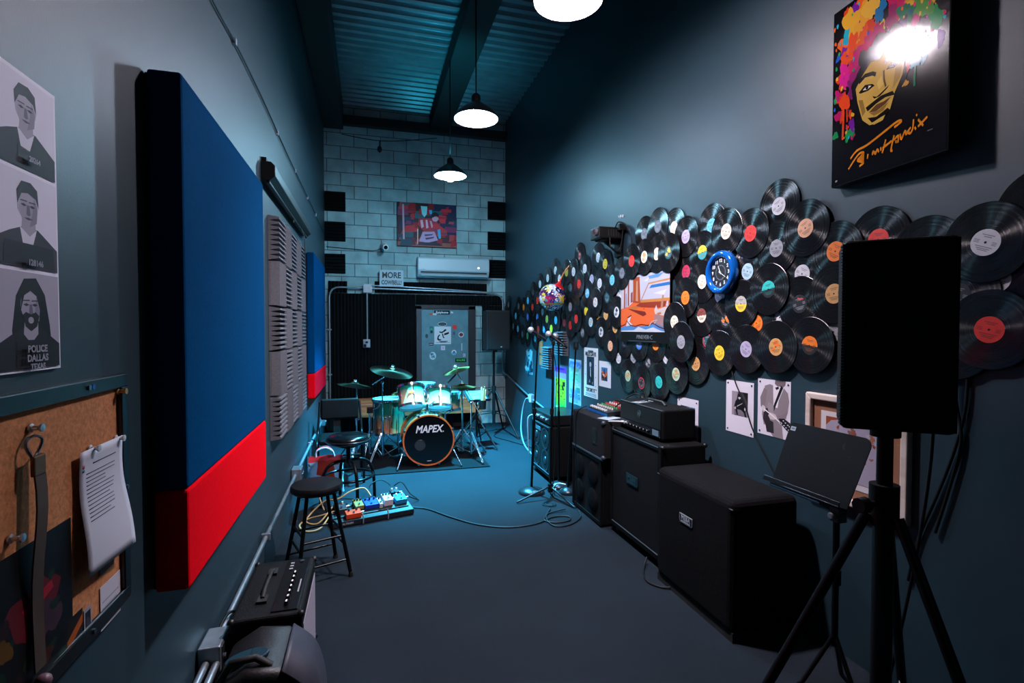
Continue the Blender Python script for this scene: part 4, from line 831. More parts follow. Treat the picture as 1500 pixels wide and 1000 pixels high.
# picture of an orange room
a=onR(913,405,.05); b_=onR(980,486,.05); y0,y1=4.24,3.455; zc=(2.06+1.575)/2; hh=2.06-1.575
t=thing('picture_print','picture of an orange room and blue sky, with black lower border, among records','picture',frameM('R',Vector((WR-.0085-.0038*PICL,(y0+y1)/2,zc-.03))))
WW=y0-y1; HH=hh+.09
MB().box(-WW/2,WW/2,-HH/2,HH/2,.0,.003).build('backing',P('#08090a',.5,0,.2),t)
sh=[(rect(0,.30,1,1),'#cfd2e0'),(rect(0,.0,1,.56),'#c4582c'),([(0,.0),(1,.0),(1,.12),(.75,.15),(.5,.10),(.3,.09),(.18,.12),(0,.08)],'#5a98d8'),
 ([(.0,.02),(.3,.03),(.4,.09),(.55,.04),(.7,.08),(.85,.02),(1,.0),(0,0)],'#dfe4ee'),([(.12,.10),(.17,.25),(.24,.28),(.2,.18),(.28,.12)],'#e8e6ee'),([(.14,.26),(.24,.305),(.25,.29),(.18,.25)],'#6a2018'),
 ([(.28,.52),(.28,.95),(.42,.97),(.44,.5)],'#b4522a'),([(.34,.55),(.35,.9),(.38,.9),(.39,.54)],'#d8a080'),([(.0,.42),(.0,.98),(.27,1),(.27,.52),(.18,.46)],'#d8cfd6'),([(.07,.44),(.07,.9),(.10,.9),(.10,.43)],'#b0503a'),([(.16,.46),(.16,.95),(.19,.95),(.19,.48)],'#9a4a44'),([(.115,.42),(.115,.7),(.13,.7),(.13,.42)],'#4a80c8'),([(.23,.52),(.23,.7),(.27,.72),(.27,.54)],'#a05048'),
 ([(.42,.97),(1,1),(1,.52),(.44,.52)],'#d2d4e4'),([(.6,.95),(.9,.97),(.8,.9),(.62,.9)],'#6aa4dc'),([(.62,.74),(1,.75),(1,.80),(.66,.79)],'#2c78c4'),([(.6,.81),(1,.83),(1,.86),(.6,.835)],'#d8985a'),([(.44,.5),(1,.5),(1,.55),(.44,.56)],'#d8904a'),([(.44,.54),(.46,.54),(.62,.83),(.6,.83)],'#c88858'),
 ([(.3,.44),(.78,.40),(.98,.42),(1,.5),(.44,.51)],'#a03c28'),([(.16,.42),(.5,.27),(.57,.3),(.54,.35),(.22,.41)],'#8a2f22'),([(.18,.42),(.3,.4),(.46,.43),(.3,.47)],'#d87a40'),([(.5,.40),(.53,.385),(.52,.41)],'#7a1420'),
 ([(.72,.36),(.98,.42),(1,.36),(.92,.26),(.74,.3)],'#ddd0cc'),([(.72,.3),(.92,.25),(1,.3),(1,.12),(.9,.08),(.72,.16)],'#b08a88'),([(.76,.31),(.84,.33),(.86,.3),(.8,.28)],'#c07a60'),([(.84,.4),(.88,.4),(.9,.62),(.87,.62)],'#c09070'),([(.72,.36),(.76,.45),(.79,.36)],'#e0d4d4'),([(.93,.42),(.95,.5),(.98,.5),(.98,.42)],'#dcd4e0'),
 (ribbon([(0,.10),(.1,.13),(.14,.2),(.22,.12),(.34,.1),(.46,.13),(.6,.11),(.7,.15),(.8,.09),(.95,.04)],.018),'#6a2018'),(ribbon([(.62,.10),(.68,.18),(.78,.2),(.72,.14)],.012),'#e6dede'),([(.5,.88),(.62,.93),(.58,.86)],'#eceef4'),([(.7,.65),(.95,.69),(.9,.6)],'#eceef4')]
printed('image',WW,hh,sh,TR(0,(HH-hh)/2,.003),t,'#c4582c',.0006,.5,ink=.56)
text('PINEVER\u00b7C',.048,P('#6d7478',.5),t,TR(.02,-HH/2+.045,.0035),bold=.0,sx=1.15)
MB().box(-.25,.2,-HH/2+.010,-HH/2+.014,.003,.0035).build('rule_line',P('#3a5054',.5),t)

# ------------------------------------------------------------------ prints and posters lower on the wall
def wsheet(nm,tl,br,shapes,label,paper,cat='poster',th=.0015,pins=None,off=0,ink=1.):
    a=onR(*tl); b=onR(*br); w_=a.y-b.y; h_=a.z-b.z
    o=printed(nm,w_,h_,shapes,frameM('R',Vector((WR-.001-off,(a.y+b.y)/2,(a.z+b.z)/2))),None,paper,th,ink=ink); tag(o,label,cat); o['_w']=0
    del o['_w']
    if pins:
        for sx in (-1,1):
            for sy in (-1,1): MB().cyl((sx*(w_/2-pins),sy*(h_/2-pins),th),(sx*(w_/2-pins),sy*(h_/2-pins),th+.004),.006,.004,n=10).build('pin',P('#101114',.3),o,smooth=40)
    return o,w_,h_
rd=random.Random(8)
wsheet('flyer',(771,514),(780,549),[(blob(rd.random(),rd.random(),rd.uniform(.06,.2),i,.5),rd.choice(['#1c5a70','#a9d8e4','#2c7a90','#0c3444'])) for i in range(26)],'ragged pale blue flyer alone on wall near the far corner','#4a7686',ink=.5)
wsheet('flyer',(790.5,499),(795,535),[(rect(0,.4,1,.5),'#7a2c18')],'narrow orange flyer beside the lower wedge foam tile','#c0522c')
sh=[(rect(0,.72,1,1),'#8a3aa8'),(rect(0,.72,1,.86),'#b48ad0'),(rect(.04,.22,.96,.73),'#b4c428'),(rect(.04,.0,.96,.22),'#48c048'),(rect(.04,.14,.96,.24),'#7ac838')]
for i in range(24): x=rd.uniform(.05,.8);y_=rd.uniform(.26,.66); sh.append((rect(x,y_,x+rd.uniform(.05,.16),y_+rd.uniform(.01,.05)),rd.choice(['#1c2a14','#2a3a18','#5a6a20'])))
sh+=[(rect(.7,.56,.9,.66),'#1c2414'),(rect(.1,.02,.9,.06),'#d0e8d0'),(rect(.15,.93,.85,.965),'#3a2080')]
wsheet('poster',(813,535),(829.5,603),sh,'tall lime green poster with purple top behind microphone stands','#77837f',ink=.5)
sh=[(rect(.06,.5,.94,.72),'#7cc8a8'),(rect(.06,.22,.5,.42),'#a8c4e4'),(rect(.6,.2,.9,.38),'#2c9a70')]
for i in range(26): x=rd.uniform(.06,.7);y_=rd.uniform(.2,.74); sh.append((rect(x,y_,x+rd.uniform(.06,.22),y_+rd.uniform(.008,.03)),rd.choice(['#3aa07c','#58b490','#c9dcdc','#d8e4e4'])))
o,w_,h_=wsheet('poster',(834,525),(851.5,595),sh,'tall white poster in blue and green ink, right of the lime one','#87949a',ink=.55)
for tx,sz,yy,c_ in (('EXTRAORDINARY',.036,.43,'#2c70c0'),('ROCK POP',.075,.36,'#2c70c0'),('COUNTRY',.05,.28,'#3a9a80'),('BLUES SOUL',.05,-.2,'#3c80c8'),('MUSIC',.06,-.27,'#3c80c8'),('CALIFORNIA',.055,-.34,'#2c70c0'),('AUG 24',.045,-.42,'#4a8ac4')): text(tx,sz,P(c_,.5),o,TR(0,yy*h_,.005),bold=.001,sx=min(1,w_*1.35/(len(tx)*sz*.62)))
sh=[(rect(.2,.24,.74,.82),'#1a2836'),(rect(.22,.26,.72,.8),'#22364a'),([(.36,.26),(.34,.5),(.42,.6),(.56,.6),(.62,.5),(.62,.26)],'#131c26'),(blob(.47,.67,.065,3,.1),'#9ab0bc'),([(.40,.7),(.41,.75),(.48,.77),(.54,.74),(.54,.69),(.47,.72)],'#0c1218'),([(.45,.6),(.5,.6),(.52,.4),(.46,.44)],'#b4c4cc'),([(.36,.3),(.44,.38),(.46,.3)],'#7a909c'),(rect(.60,.27,.66,.32),'#6a808c'),
 (rect(.1,.17,.92,.185),'#3a444c'),(rect(.12,.07,.88,.08),'#5a646c'),(rect(.12,.05,.9,.06),'#5a646c'),(rect(.1,.025,.9,.035),'#3a444c')]
sh+=[(arc(x,y_,.025,.008,0,360,12),'#2a3038') for x,y_ in ((.12,.68),(.12,.45),(.84,.66),(.84,.42),(.84,.24),(.9,.17))]
o,w_,h_=wsheet('poster',(856,508.5),(876,585),sh,'white concert poster with dark photo and musician name in capitals','#c6cdd2')
for tx,sz,yy,sx in (('IN PERSON',.028,.43,.9),('MILES DAVIS',.06,.375,.82),('SUN. APR. 14',.05,-.355,.72)): text(tx,sz,P('#1c2830',.5),o,TR(0,yy*h_,.005),bold=.0012,sx=sx)
sh=[(rect(.2,.24,.72,.76),'#1a2c3c'),(rect(.2,.55,.72,.76),'#2c6a9c')]+[(blob(rd.uniform(.26,.66),rd.uniform(.28,.6),rd.uniform(.03,.08),200+i),rd.choice(['#b4402c','#d86a3c','#2a1c1c','#e0b090','#6a2020','#1c4c50'])) for i in range(20)]+[([(.4,.5),(.42,.7),(.48,.72),(.5,.5)],'#14202a')]
wsheet('print',(878,528),(895,569),sh,'small white matted print with colourful photo beside the concert poster','#c9ced6','print')
o,w_,h_=wsheet('print',(993,580),(1023,648),[(rect(.16,.12,.86,.8),'#15181c'),([(.16,.7),(.5,.8),(.86,.8),(.86,.7)],'#2c6a8a'),(blob(.6,.72,.07,2),'#b48a7a')],'white bordered print half hidden behind the black amplifier head','#c6c2cc','print',pins=.022)
sh=[(rect(.22,.34,.80,.80),'#3a363c'),([(.22,.34),(.22,.8),(.45,.8),(.38,.6),(.32,.34)],'#8a8088'),([(.6,.8),(.8,.8),(.8,.62)],'#17151a'),([(.3,.36),(.8,.34),(.8,.44),(.5,.5),(.3,.46)],'#6e666e'),
 ([(.3,.5),(.36,.62),(.46,.68),(.58,.66),(.68,.62),(.74,.48),(.7,.4),(.56,.46),(.4,.46)],'#121014'),(blob(.5,.70,.045,4,.1),'#b9aeb4'),([(.43,.66),(.44,.74),(.5,.77),(.57,.73),(.58,.62),(.54,.7),(.47,.7)],'#0c0a0e'),(blob(.35,.475,.028,5),'#b9aeb4'),(blob(.7,.49,.028,6),'#b9aeb4'),([(.4,.5),(.6,.58),(.62,.6),(.42,.53)],'#a49aa0'),([(.34,.46),(.4,.36),(.46,.36),(.42,.46)],'#121014'),([(.64,.46),(.7,.34),(.76,.34),(.72,.46)],'#121014')]
o,w_,h_=wsheet('print',(1064.5,555.5),(1104,641),sh,'white matted photo of a seated musician, left of the guitarist print','#cbc6d0','print',pins=.018)
sh=[([(.52,.86),(.54,1),(.86,1),(.84,.93),(.76,.88),(.62,.9)],'#6e6064'),([(.6,.88),(.66,.84),(.76,.88),(.72,.92)],'#1a161a'),
 ([(.18,.58),(.22,.88),(.38,.92),(.5,.9),(.66,.66),(.8,.88),(.92,.80),(.96,.66),(.92,.46),(.86,.36),(.74,.34),(.8,.0),(.5,.0),(.26,.18),(.2,.18),(.14,.36)],'#83777c'),
 ([(.08,.66),(.2,.84),(.3,.8),(.24,.56),(.16,.46),(.1,.5)],'#786c70'),([(.48,.9),(.5,.95),(.6,.9),(.72,.9),(.62,.52),(.5,.52)],'#d6d0d4'),([(.54,.87),(.58,.83),(.66,.86),(.64,.9),(.58,.88)],'#17141a'),([(.72,.92),(.78,.88),(.6,.6),(.5,.42),(.46,.48)],'#1a171b'),
 ([(.2,.46),(.18,.28),(.24,.2),(.38,.26),(.44,.42),(.36,.5)],'#2c272c'),([(.3,.52),(.34,.6),(.5,.56),(.52,.36),(.4,.34)],'#8e8488'),([(.25,.2),(.28,.3),(.5,.26),(.52,.06),(.3,.06)],'#2a2529'),
 ([(.12,.48),(.16,.53),(.24,.5),(.26,.44),(.2,.4)],'#c6b8ba'),([(.34,.36),(.4,.42),(.56,.40),(.62,.34),(.52,.30),(.4,.30)],'#c0b2b4'),([(.6,.38),(.84,.44),(.9,.5),(.88,.36),(.7,.32)],'#7c7074'),
 (ribbon([(.2,.46),(.5,.36),(.72,.27)],.022),'#e0dade'),([(.66,.34),(.82,.36),(1,.30),(1,.14),(.9,.16),(.72,.26)],'#17141a'),(arc(.72,.27,.045,.02,0,360,14),'#d8d2d6'),(arc(.72,.27,.03,.012,0,360,14),'#17141a')]
sh+=[(arc(x,y_,.022,.010,0,360,10),'#d2ccd0') for x,y_ in ((.8,.32),(.86,.29),(.93,.26),(.98,.24),(.82,.24),(.88,.21),(.95,.18))]
sh=[([(min(1,max(0,x)),min(1,max(0,y_))) for x,y_ in p_],c_) for p_,c_ in sh]
o,w_,h_=wsheet('print',(1111,553.5),(1158,646),sh,'black and white print of a man in a suit playing guitar','#cdc8d2','print',pins=.018)
cable('dangling_cable',[onR(1068,500,.02),onR(1070,535,.012),onR(1078,562,.012),onR(1090,590,.012),onR(1103,630,.012),onR(1122,668,.012),onR(1138,700,.012)],.004,BLK,'thin black cord dangling over the seated musician photo')
# framed sepia print
TLp=onR(1187,571); BRp=onR(1337,770); y0,y1=TLp.y,1.648; z1,z0=1.285,.76
M=frameM('R',Vector((WR,(y0+y1)/2,(z0+z1)/2))); w_,h_=(y0-y1)/2,(z1-z0)/2
t=thing('framed_print','sepia print with brown mat in wide whitewashed wooden frame','picture',M)
MB().box(-w_+.01,w_-.01,-h_+.01,h_-.01,.0,.014).build('mat_board',P('#8a5a3e',.8),t)
fw_=.034; PALE=woodmat('#c4b0a4','#d9cabf','X',2)
for s_,ln in (('h',1),('h',-1),('v',1),('v',-1)):
    if s_=='h': poly=[(-w_,ln*h_),(w_,ln*h_),(w_-fw_,ln*(h_-fw_)),(-w_+fw_,ln*(h_-fw_))]
    else: poly=[(ln*w_,-h_),(ln*w_,h_),(ln*(w_-fw_),h_-fw_),(ln*(w_-fw_),-h_+fw_)]
    MB().prism(poly,.0,.035).build('frame_rail',PALE,t,bevel=.007,seg=3)
sh=[(rect(0,0,1,1),'#c9c2c4'),(rect(.08,.08,.92,.93),'#8a4426'),([(.08,.10),(.30,.085),(.55,.09),(.82,.085),(.86,.3),(.83,.5),(.86,.7),(.80,.82),(.66,.9),(.4,.93),(.16,.88),(.08,.8)],'#9d94a4')]+[(blob(rd.uniform(.2,.8),rd.uniform(.2,.8),rd.uniform(.012,.05),300+i,.5),rd.choice(['#8a4426','#966048','#aca2b0','#7c5244'])) for i in range(30)]
printed('picture',2*w_-.17,2*h_-.17,sh,TR(0,0,.014),t,'#c9c2c4',.002,.5)
# splatter portrait, a glossy mounted print high on the wall
a=onR(1215,272,.06); y0,y1=2.03,1.468; z0,z1=2.312,3.16
w_,h_=(y0-y1),(z1-z0); M=frameM('R',Vector((WR,y0,(z0+z1)/2)))@TR(ry=-.075)@TR(w_/2,0,0)
t=thing('splatter_portrait','large glossy black poster of a face under bright paint splatters','poster',M)
MB().box(-w_/2,w_/2,-h_/2,h_/2,.0,.05).build('mount',P('#08090b',.4),t,bevel=.003)
sh=[]; rd=random.Random(21)
H0=['#d8901c','#c81c5c','#c83a1c','#1c8a4c','#1c50b0','#6a1c8a','#d8a82c','#e0581c','#1ca0b4','#b41c6a']
def keep(x,y_): return not (.22<x<.74 and y_<.62) and (y_>.40+.25*max(0,x-.6) or (x<.24 and y_>.22))
for i in range(150):
    x,y_=rd.uniform(.03,.97),rd.uniform(.24,.98)
    if not keep(x,y_): continue
    big=y_>.62; r_=rd.uniform(.02,.06) if big else rd.uniform(.012,.035)
    c_=rd.choice(['#c81c5c','#b01860','#6a1c8a','#1c50b0','#1c8a4c','#c83a1c']) if x<.42 and y_<.72 else rd.choice(H0)
    sh.append((blob(x,y_,r_,600+i,.45),c_))
for (x,y_,r_,c_) in ((.20,.88,.085,'#d8a02c'),(.30,.84,.085,'#d8962c'),(.38,.93,.09,'#dca83c'),(.30,.75,.06,'#d8501c'),(.20,.76,.055,'#d8481c'),(.12,.70,.04,'#d8481c'),(.38,.78,.05,'#c83a1c'),(.13,.60,.065,'#cc1c84'),(.25,.66,.06,'#b01c64'),(.34,.70,.06,'#b81c5c'),(.44,.73,.06,'#a81c5c'),
   (.60,.86,.10,'#b81c54'),(.70,.94,.07,'#a81c64'),(.50,.95,.05,'#c8441c'),(.56,.76,.06,'#8a1c54'),(.76,.86,.10,'#c8942c'),(.86,.92,.06,'#c81c5c'),(.90,.80,.07,'#1c7a50'),(.80,.74,.07,'#4c8a3c'),(.68,.74,.06,'#1c6a4a'),(.52,.66,.05,'#2c1c3a'),(.46,.84,.05,'#1c6a9a'),(.64,.68,.05,'#3a2050'),(.20,.52,.05,'#6a1c5a'),(.24,.58,.05,'#8a1c60')):
    sh.append((blob(x,y_,r_,int(x*900+y_*77),.5,34),c_))
for k in range(120):
    x,y_=rd.uniform(.01,.99),rd.uniform(.24,.99)
    if keep(x,y_) or y_>.6: sh.append((blob(x,y_,rd.uniform(.004,.013),900+k,.3,10),rd.choice(H0+['#0a090c','#0a090c','#e0b040'])))
sh+=[(ribbon([(.11,.47),(.12,.4),(.115,.25)],.02),'#d8441c'),(ribbon([(.15,.45),(.16,.34)],.016),'#c83a1c'),(blob(.13,.46,.05,44,.3),'#d8441c'),(ribbon([(.76,.47),(.755,.36)],.016),'#1c7a50'),(blob(.76,.48,.035,45,.4),'#1c9ab4'),(blob(.70,.47,.025,46,.4),'#b83a3c'),(blob(.68,.40,.022,47,.5),'#c8903c')]
sh+=[(blob(.46,.57,.155,71,.16,44),'#0a090c'),(blob(.28,.52,.075,72,.25,30),'#0a090c'),(blob(.58,.58,.12,74,.22,34),'#0a090c'),(blob(.62,.46,.07,75,.2,30),'#0a090c'),(blob(.36,.62,.08,76,.35,34),'#0a090c')]
GOLD='#c9a24c'
sh+=[([(.26,.42),(.24,.50),(.30,.55),(.38,.60),(.46,.59),(.52,.64),(.58,.63),(.66,.61),(.69,.55),(.66,.45),(.60,.38),(.56,.30),(.48,.26),(.38,.265),(.31,.31)],GOLD),
 ([(.22,.52),(.3,.555),(.38,.61),(.46,.6),(.5,.65),(.44,.67),(.32,.63),(.25,.58)],'#0a090c'),
 (ribbon([(.27,.525),(.33,.545),(.40,.535),(.43,.52)],.022),'#17110c'),(ribbon([(.51,.555),(.57,.575),(.63,.57)],.022),'#17110c'),
 ([(.27,.47),(.33,.495),(.40,.48),(.42,.465),(.36,.455),(.29,.46)],'#17110c'),([(.31,.472),(.35,.485),(.39,.473),(.35,.463)],'#d8d0c4'),(arc(.35,.475,.014,.011,0,360,12),'#17110c'),
 ([(.52,.515),(.57,.54),(.62,.53),(.65,.515),(.59,.505)],'#17110c'),([(.55,.518),(.585,.53),(.62,.52),(.58,.512)],'#d8d0c4'),(arc(.59,.52,.013,.010,0,360,12),'#17110c'),
 (ribbon([(.5,.52),(.505,.47),(.52,.43)],.014),'#4a3418'),([(.40,.415),(.44,.40),(.48,.41),(.55,.43),(.53,.415),(.47,.395),(.42,.395)],'#17110c'),
 ([(.34,.37),(.42,.385),(.48,.395),(.58,.39),(.60,.365),(.52,.375),(.44,.365),(.36,.345)],'#17110c'),([(.37,.335),(.44,.36),(.5,.358),(.57,.365),(.52,.34),(.44,.325)],'#5a3a20'),([(.38,.33),(.46,.325),(.55,.345),(.5,.31),(.42,.305)],'#8a6a30'),
 ([(.36,.31),(.44,.295),(.54,.315),(.56,.30),(.5,.27),(.4,.275)],'#17110c'),([(.40,.272),(.46,.28),(.52,.285),(.5,.262),(.42,.258)],GOLD),([(.27,.43),(.31,.33),(.34,.35),(.31,.42)],'#8a6c30'),([(.60,.50),(.66,.52),(.64,.44),(.58,.40)],'#a8843c'),([(.44,.47),(.48,.5),(.5,.45),(.46,.43)],'#dcb860')]
INK='#e88a20'
for st_ in ([(.18,.07),(.24,.11),(.29,.135),(.33,.13),(.30,.115),(.27,.10),(.31,.085),(.33,.075),(.29,.065)],[(.20,.125),(.26,.155),(.36,.165),(.5,.195),(.62,.222),(.66,.215),(.60,.20)],[(.37,.115),(.365,.09)],[(.41,.10),(.42,.118),(.44,.10),(.455,.12),(.47,.102)],[(.485,.125),(.49,.105)],
 [(.53,.155),(.50,.09)],[(.50,.115),(.58,.135)],[(.60,.16),(.575,.09),(.59,.085)],[(.60,.135),(.635,.15),(.63,.12),(.61,.125),(.64,.118)],[(.65,.155),(.66,.125),(.69,.16),(.70,.135)],[(.735,.165),(.71,.15),(.73,.138),(.75,.155),(.755,.20)],[(.765,.16),(.775,.145)],[(.79,.19),(.83,.15)],[(.79,.155),(.86,.185)],[(.775,.21),(.782,.218)]):
    sh.append((ribbon([tuple(v) for v in smoothpath([Vector((x,y_)) for x,y_ in st_],4)],.0125),INK))
sh.append((rect(.045,.02,.065,.03),'#9a9aa0')); sh.append((rect(.86,.115,.9,.12),'#6a6a70'))
sh=[([(min(.999,max(.001,x)),min(.999,max(.001,y_))) for x,y_ in p_],c_) for p_,c_ in sh]
printed('picture',w_-.008,h_-.008,sh,TR(0,0,.05),t,'#0a090d',.001,.12,0,step=.000008,ink=.7)
# conduit and outlet low on the right wall
cr=thing('electrical_conduit','thin metal conduit running low along right wall to the far corner','conduit',Vector((WR-.03,7.3,.7)))
pts=[Vector((WR-.022,y_,z))-cr.location for y_,z in ((8.3,.84),(7.6,.72),(6.98,.62),(6.3,.545),(5.7,.54),(4.5,.54))]
MB().tube(pts,.0125,10).build('pipe',GALV,cr,smooth=50)
ox=onR(779,583,.03); j=MB().box(-.03,.02,-.06,.06,-.06,.06,Matrix.Translation(ox-cr.location)).build('outlet_box',GALV,cr,bevel=.006); MB().box(-.04,-.03,-.04,.04,-.05,.05,Matrix.Translation(ox-cr.location)).build('face_plate',P('#c4ccd2',.4),j)
cable('white_cable',[ox+Vector((-.05,0,.0)),ox+Vector((-.08,.05,-.03)),Vector((2.12,7.02,.42)),Vector((2.08,6.95,.18)),Vector((2.05,6.7,.03)),Vector((2.0,6.2,.012)),Vector((1.98,5.7,.012))],.011,P('#66727a',.5,0,.2),'white power cable dropping from outlet on the right wall')
# ================================================================== amplifiers and cabinets along the right wall
GRILLE=P('#0a0b0d',.8,0,.15,.35,300,.6)
def cabinet(name,label,x0,x1,y0,y1,z0,z1,mat=None,grille=True,feet='caster',cat='amplifier cabinet',gx=.018,logo=None,strip=True):
    """a speaker cabinet whose grille faces the room (towards -x)"""
    t=thing(name,label,cat,Vector(((x0+x1)/2,(y0+y1)/2,z0))); ox,oy=(x1-x0)/2,(y1-y0)/2; h=z1-z0; f=.06 if feet=='caster' else .015
    MB().box(-ox+gx,ox,-oy,oy,f,h).build('shell',mat or TOLEX,t,bevel=.012,seg=3)
    mb=MB()
    for a in ((-oy,-oy+.03,f,h),(oy-.03,oy,f,h),(-oy+.03,oy-.03,f,f+.03),(-oy+.03,oy-.03,h-.03,h)): mb.box(-ox,-ox+gx+.002,*a)
    mb.build('front_frame',mat or TOLEX,t,bevel=.004)
    if grille: MB().box(-ox+.008,-ox+gx+.004,-oy+.028,oy-.028,f+.028,h-.028).build('grille_cloth',GRILLE,t)
    if strip:
        for zz in (h-.006,f+.036): MB().box(-ox-.002,-ox+.002,-oy+.03,oy-.03,zz-.003,zz+.003).build('piping',P('#6a7c86',.35,.5),t)
    for sx in (-1,1):
        for sy in (-1,1):
            c=Vector((sx*(ox-.05),sy*(oy-.06),0))
            if feet=='caster':
                k=MB().box(c.x-.02,c.x+.02,c.y-.025,c.y+.025,.05,.062).box(c.x-.022,c.x-.016,c.y-.015,c.y+.015,.02,.055).box(c.x+.016,c.x+.022,c.y-.015,c.y+.015,.02,.055).build('caster',P('#3a3d40',.35,.7),t); MB().cyl((c.x-.014,c.y,.027),(c.x+.014,c.y,.027),.026,n=18).build('wheel',P('#1c1e20',.5),k,smooth=40)
            else: MB().cyl((c.x,c.y,0),(c.x,c.y,.016),.018,n=14).build('rubber_foot',RUB,t)
    for sx in (-1,1):
        for sy in (-1,1): MB().sph((sx*(ox-.012)+gx/2,sy*(oy-.01),h-.01),.018,10,8).build('corner_guard',P('#141618',.4,.3),t,smooth=60)
    return t,ox,oy,h,f
FR=Matrix(((0,0,-1,0),(-1,0,0,0),(0,1,0,0),(0,0,0,1)))   # text plane facing -x
def badge(t,x,y,z,w_,h_,txt,sz,plate,ink,sx=1,sub=None):
    o=MB().prism([(-w_/2,-h_*.32),(-w_*.42,-h_/2),(w_*.42,-h_/2),(w_/2,-h_*.32),(w_/2,h_/2),(-w_/2,h_/2)],0,.004,TR(x,y,z)@FR).m(1).prism([(-w_/2+.004,-h_*.3),(-w_*.4,-h_/2+.004),(w_*.4,-h_/2+.004),(w_/2-.004,-h_*.3),(w_/2-.004,h_/2-.004),(-w_/2+.004,h_/2-.004)],.004,.0048,TR(x,y,z)@FR).build('badge',[P(ink,.4,.5),P(plate,.4)],t)
    text(txt,sz,P(ink,.4,.3),o,TR(x-.0055,y,z+h_*.1)@FR,bold=.001,sx=sx)
    if sub: text(sub,sz*.38,P(ink,.4,.3),o,TR(x-.0055,y,z-h_*.33)@FR,bold=.0004)
# covered cabinet nearest
t=thing('covered_cabinet','speaker cabinet under a black padded cover, closest to the camera','amplifier cabinet',Vector((1.99,2.55,0)))
mb=MB(); mb.box(-.21,.21,-.37,.36,.03,.735); mb.build('fabric_cover',P('#08080a',.9,0,.1,.2,40,.4),t,bevel=.045,seg=4)
MB().box(-.20,.20,-.36,.35,.0,.05).build('base',P('#070707',.8),t)
MB().tube([(-.205,-.36,.69),(-.205,.35,.69)],.004,6).build('piping',P('#16181b',.5),t)
badge(t,-.2105,.03,.50,.125,.052,'MESA',.036,'#0d0f12','#a9b4bc',1.0,'ENGINEERING')
# 4x12 cabinet and head
t,ox,oy,h,f=cabinet('speaker_cabinet','tall black guitar speaker cabinet with oval dark badge under the amplifier head',1.86,2.21,2.985,3.715,0,.83,logo=1)
badge(t,-ox+.004,.02,.50,.17,.075,'MESA',.05,'#0e1a1c','#23444a',1.0,'ENGINEERING')
cable('speaker_cable',[Vector((1.83,3.1,.05)),Vector((1.76,3.02,.008)),Vector((1.70,2.88,.008)),Vector((1.75,2.78,.008)),Vector((1.84,2.74,.02))],.006,BLK,'black cable curling on carpet at foot of guitar cabinet')
hd=thing('guitar_amplifier','black guitar amplifier head with knobs along its lower front','amplifier',Vector((2.06,3.40,.832)))
MB().box(-.12,.14,-.315,.315,.014,.225).build('shell',TOLEX,hd,bevel=.014,seg=3)
MB().box(-.1255,-.118,-.29,.29,.085,.205).build('front_panel',P('#0a0b0d',.5,0,.4,.2,200,.3),hd)
cp=MB().box(-.128,-.115,-.29,.29,.028,.080).build('control_panel',P('#1c2227',.2,.4),hd)
for i in range(9):
    y_=.24-.048*i; MB().cyl((-.128,y_,.054),(-.146,y_,.054),.012,.010,n=14).m(1).box(-.1475,-.146,y_-.0015,y_+.0015,.054,.064).build('knob',[P('#a8adb2' if i<2 else '#0d0e10',.25,.5 if i<2 else 0),P('#dfe3e6',.4)],cp,smooth=40)
MB().box(-.1295,-.128,-.27,-.19,.035,.075).build('maker_plate',P('#7f9aa8',.3,.5),cp)
MB().cyl((-.118,.0,.15),(-.128,.0,.15),.03,n=28).m(1).cyl((-.128,.0,.15),(-.129,.0,.15),.026,n=28).build('round_badge',[P('#3a4a50',.35,.4),P('#11161a',.4)],hd,smooth=40)
text('V3',.035,P('#5a6a70',.4,.4),hd,TR(-.1295,0,.15)@FR,bold=.001,shear=.25)
mb=MB(); mb.tube([(.01,-.14,.225),(.01,-.1,.247),(.01,.1,.247),(.01,.14,.225)],.011,8).build('handle',P('#141618',.5),hd,smooth=60)
for sx in (-1,1):
    for sy in (-1,1): MB().cyl((sx*.09,sy*.27,0),(sx*.09,sy*.27,.016),.015,n=12).build('rubber_foot',RUB,hd)
MB().box(-.12,-.112,-.30,.30,.216,.222).build('piping',P('#56636a',.35,.4),hd)
ac_=printed('sticker',.2,.075,[(blob(.5,.5,.36,5,.25),'#2c3a40'),(ribbon([(.2,.4),(.4,.6),(.55,.4),(.8,.55)],.1),'#b9c4ca')],Matrix.Translation((2.03,3.5,1.0575))@Matrix.Rotation(.3,4,'Z'),None,'#8f9aa0',.001); tag(ac_,'pale patterned sticker stuck on top of the amplifier head','sticker')
cable('guitar_lead',[Vector((1.93,3.62,.885)),Vector((1.88,3.66,.885)),Vector((1.84,3.78,.86)),Vector((1.83,3.86,.80)),Vector((1.86,3.9,.70))],.007,P('#b4b8ba',.5),'pale guitar lead plugged into the amplifier head')
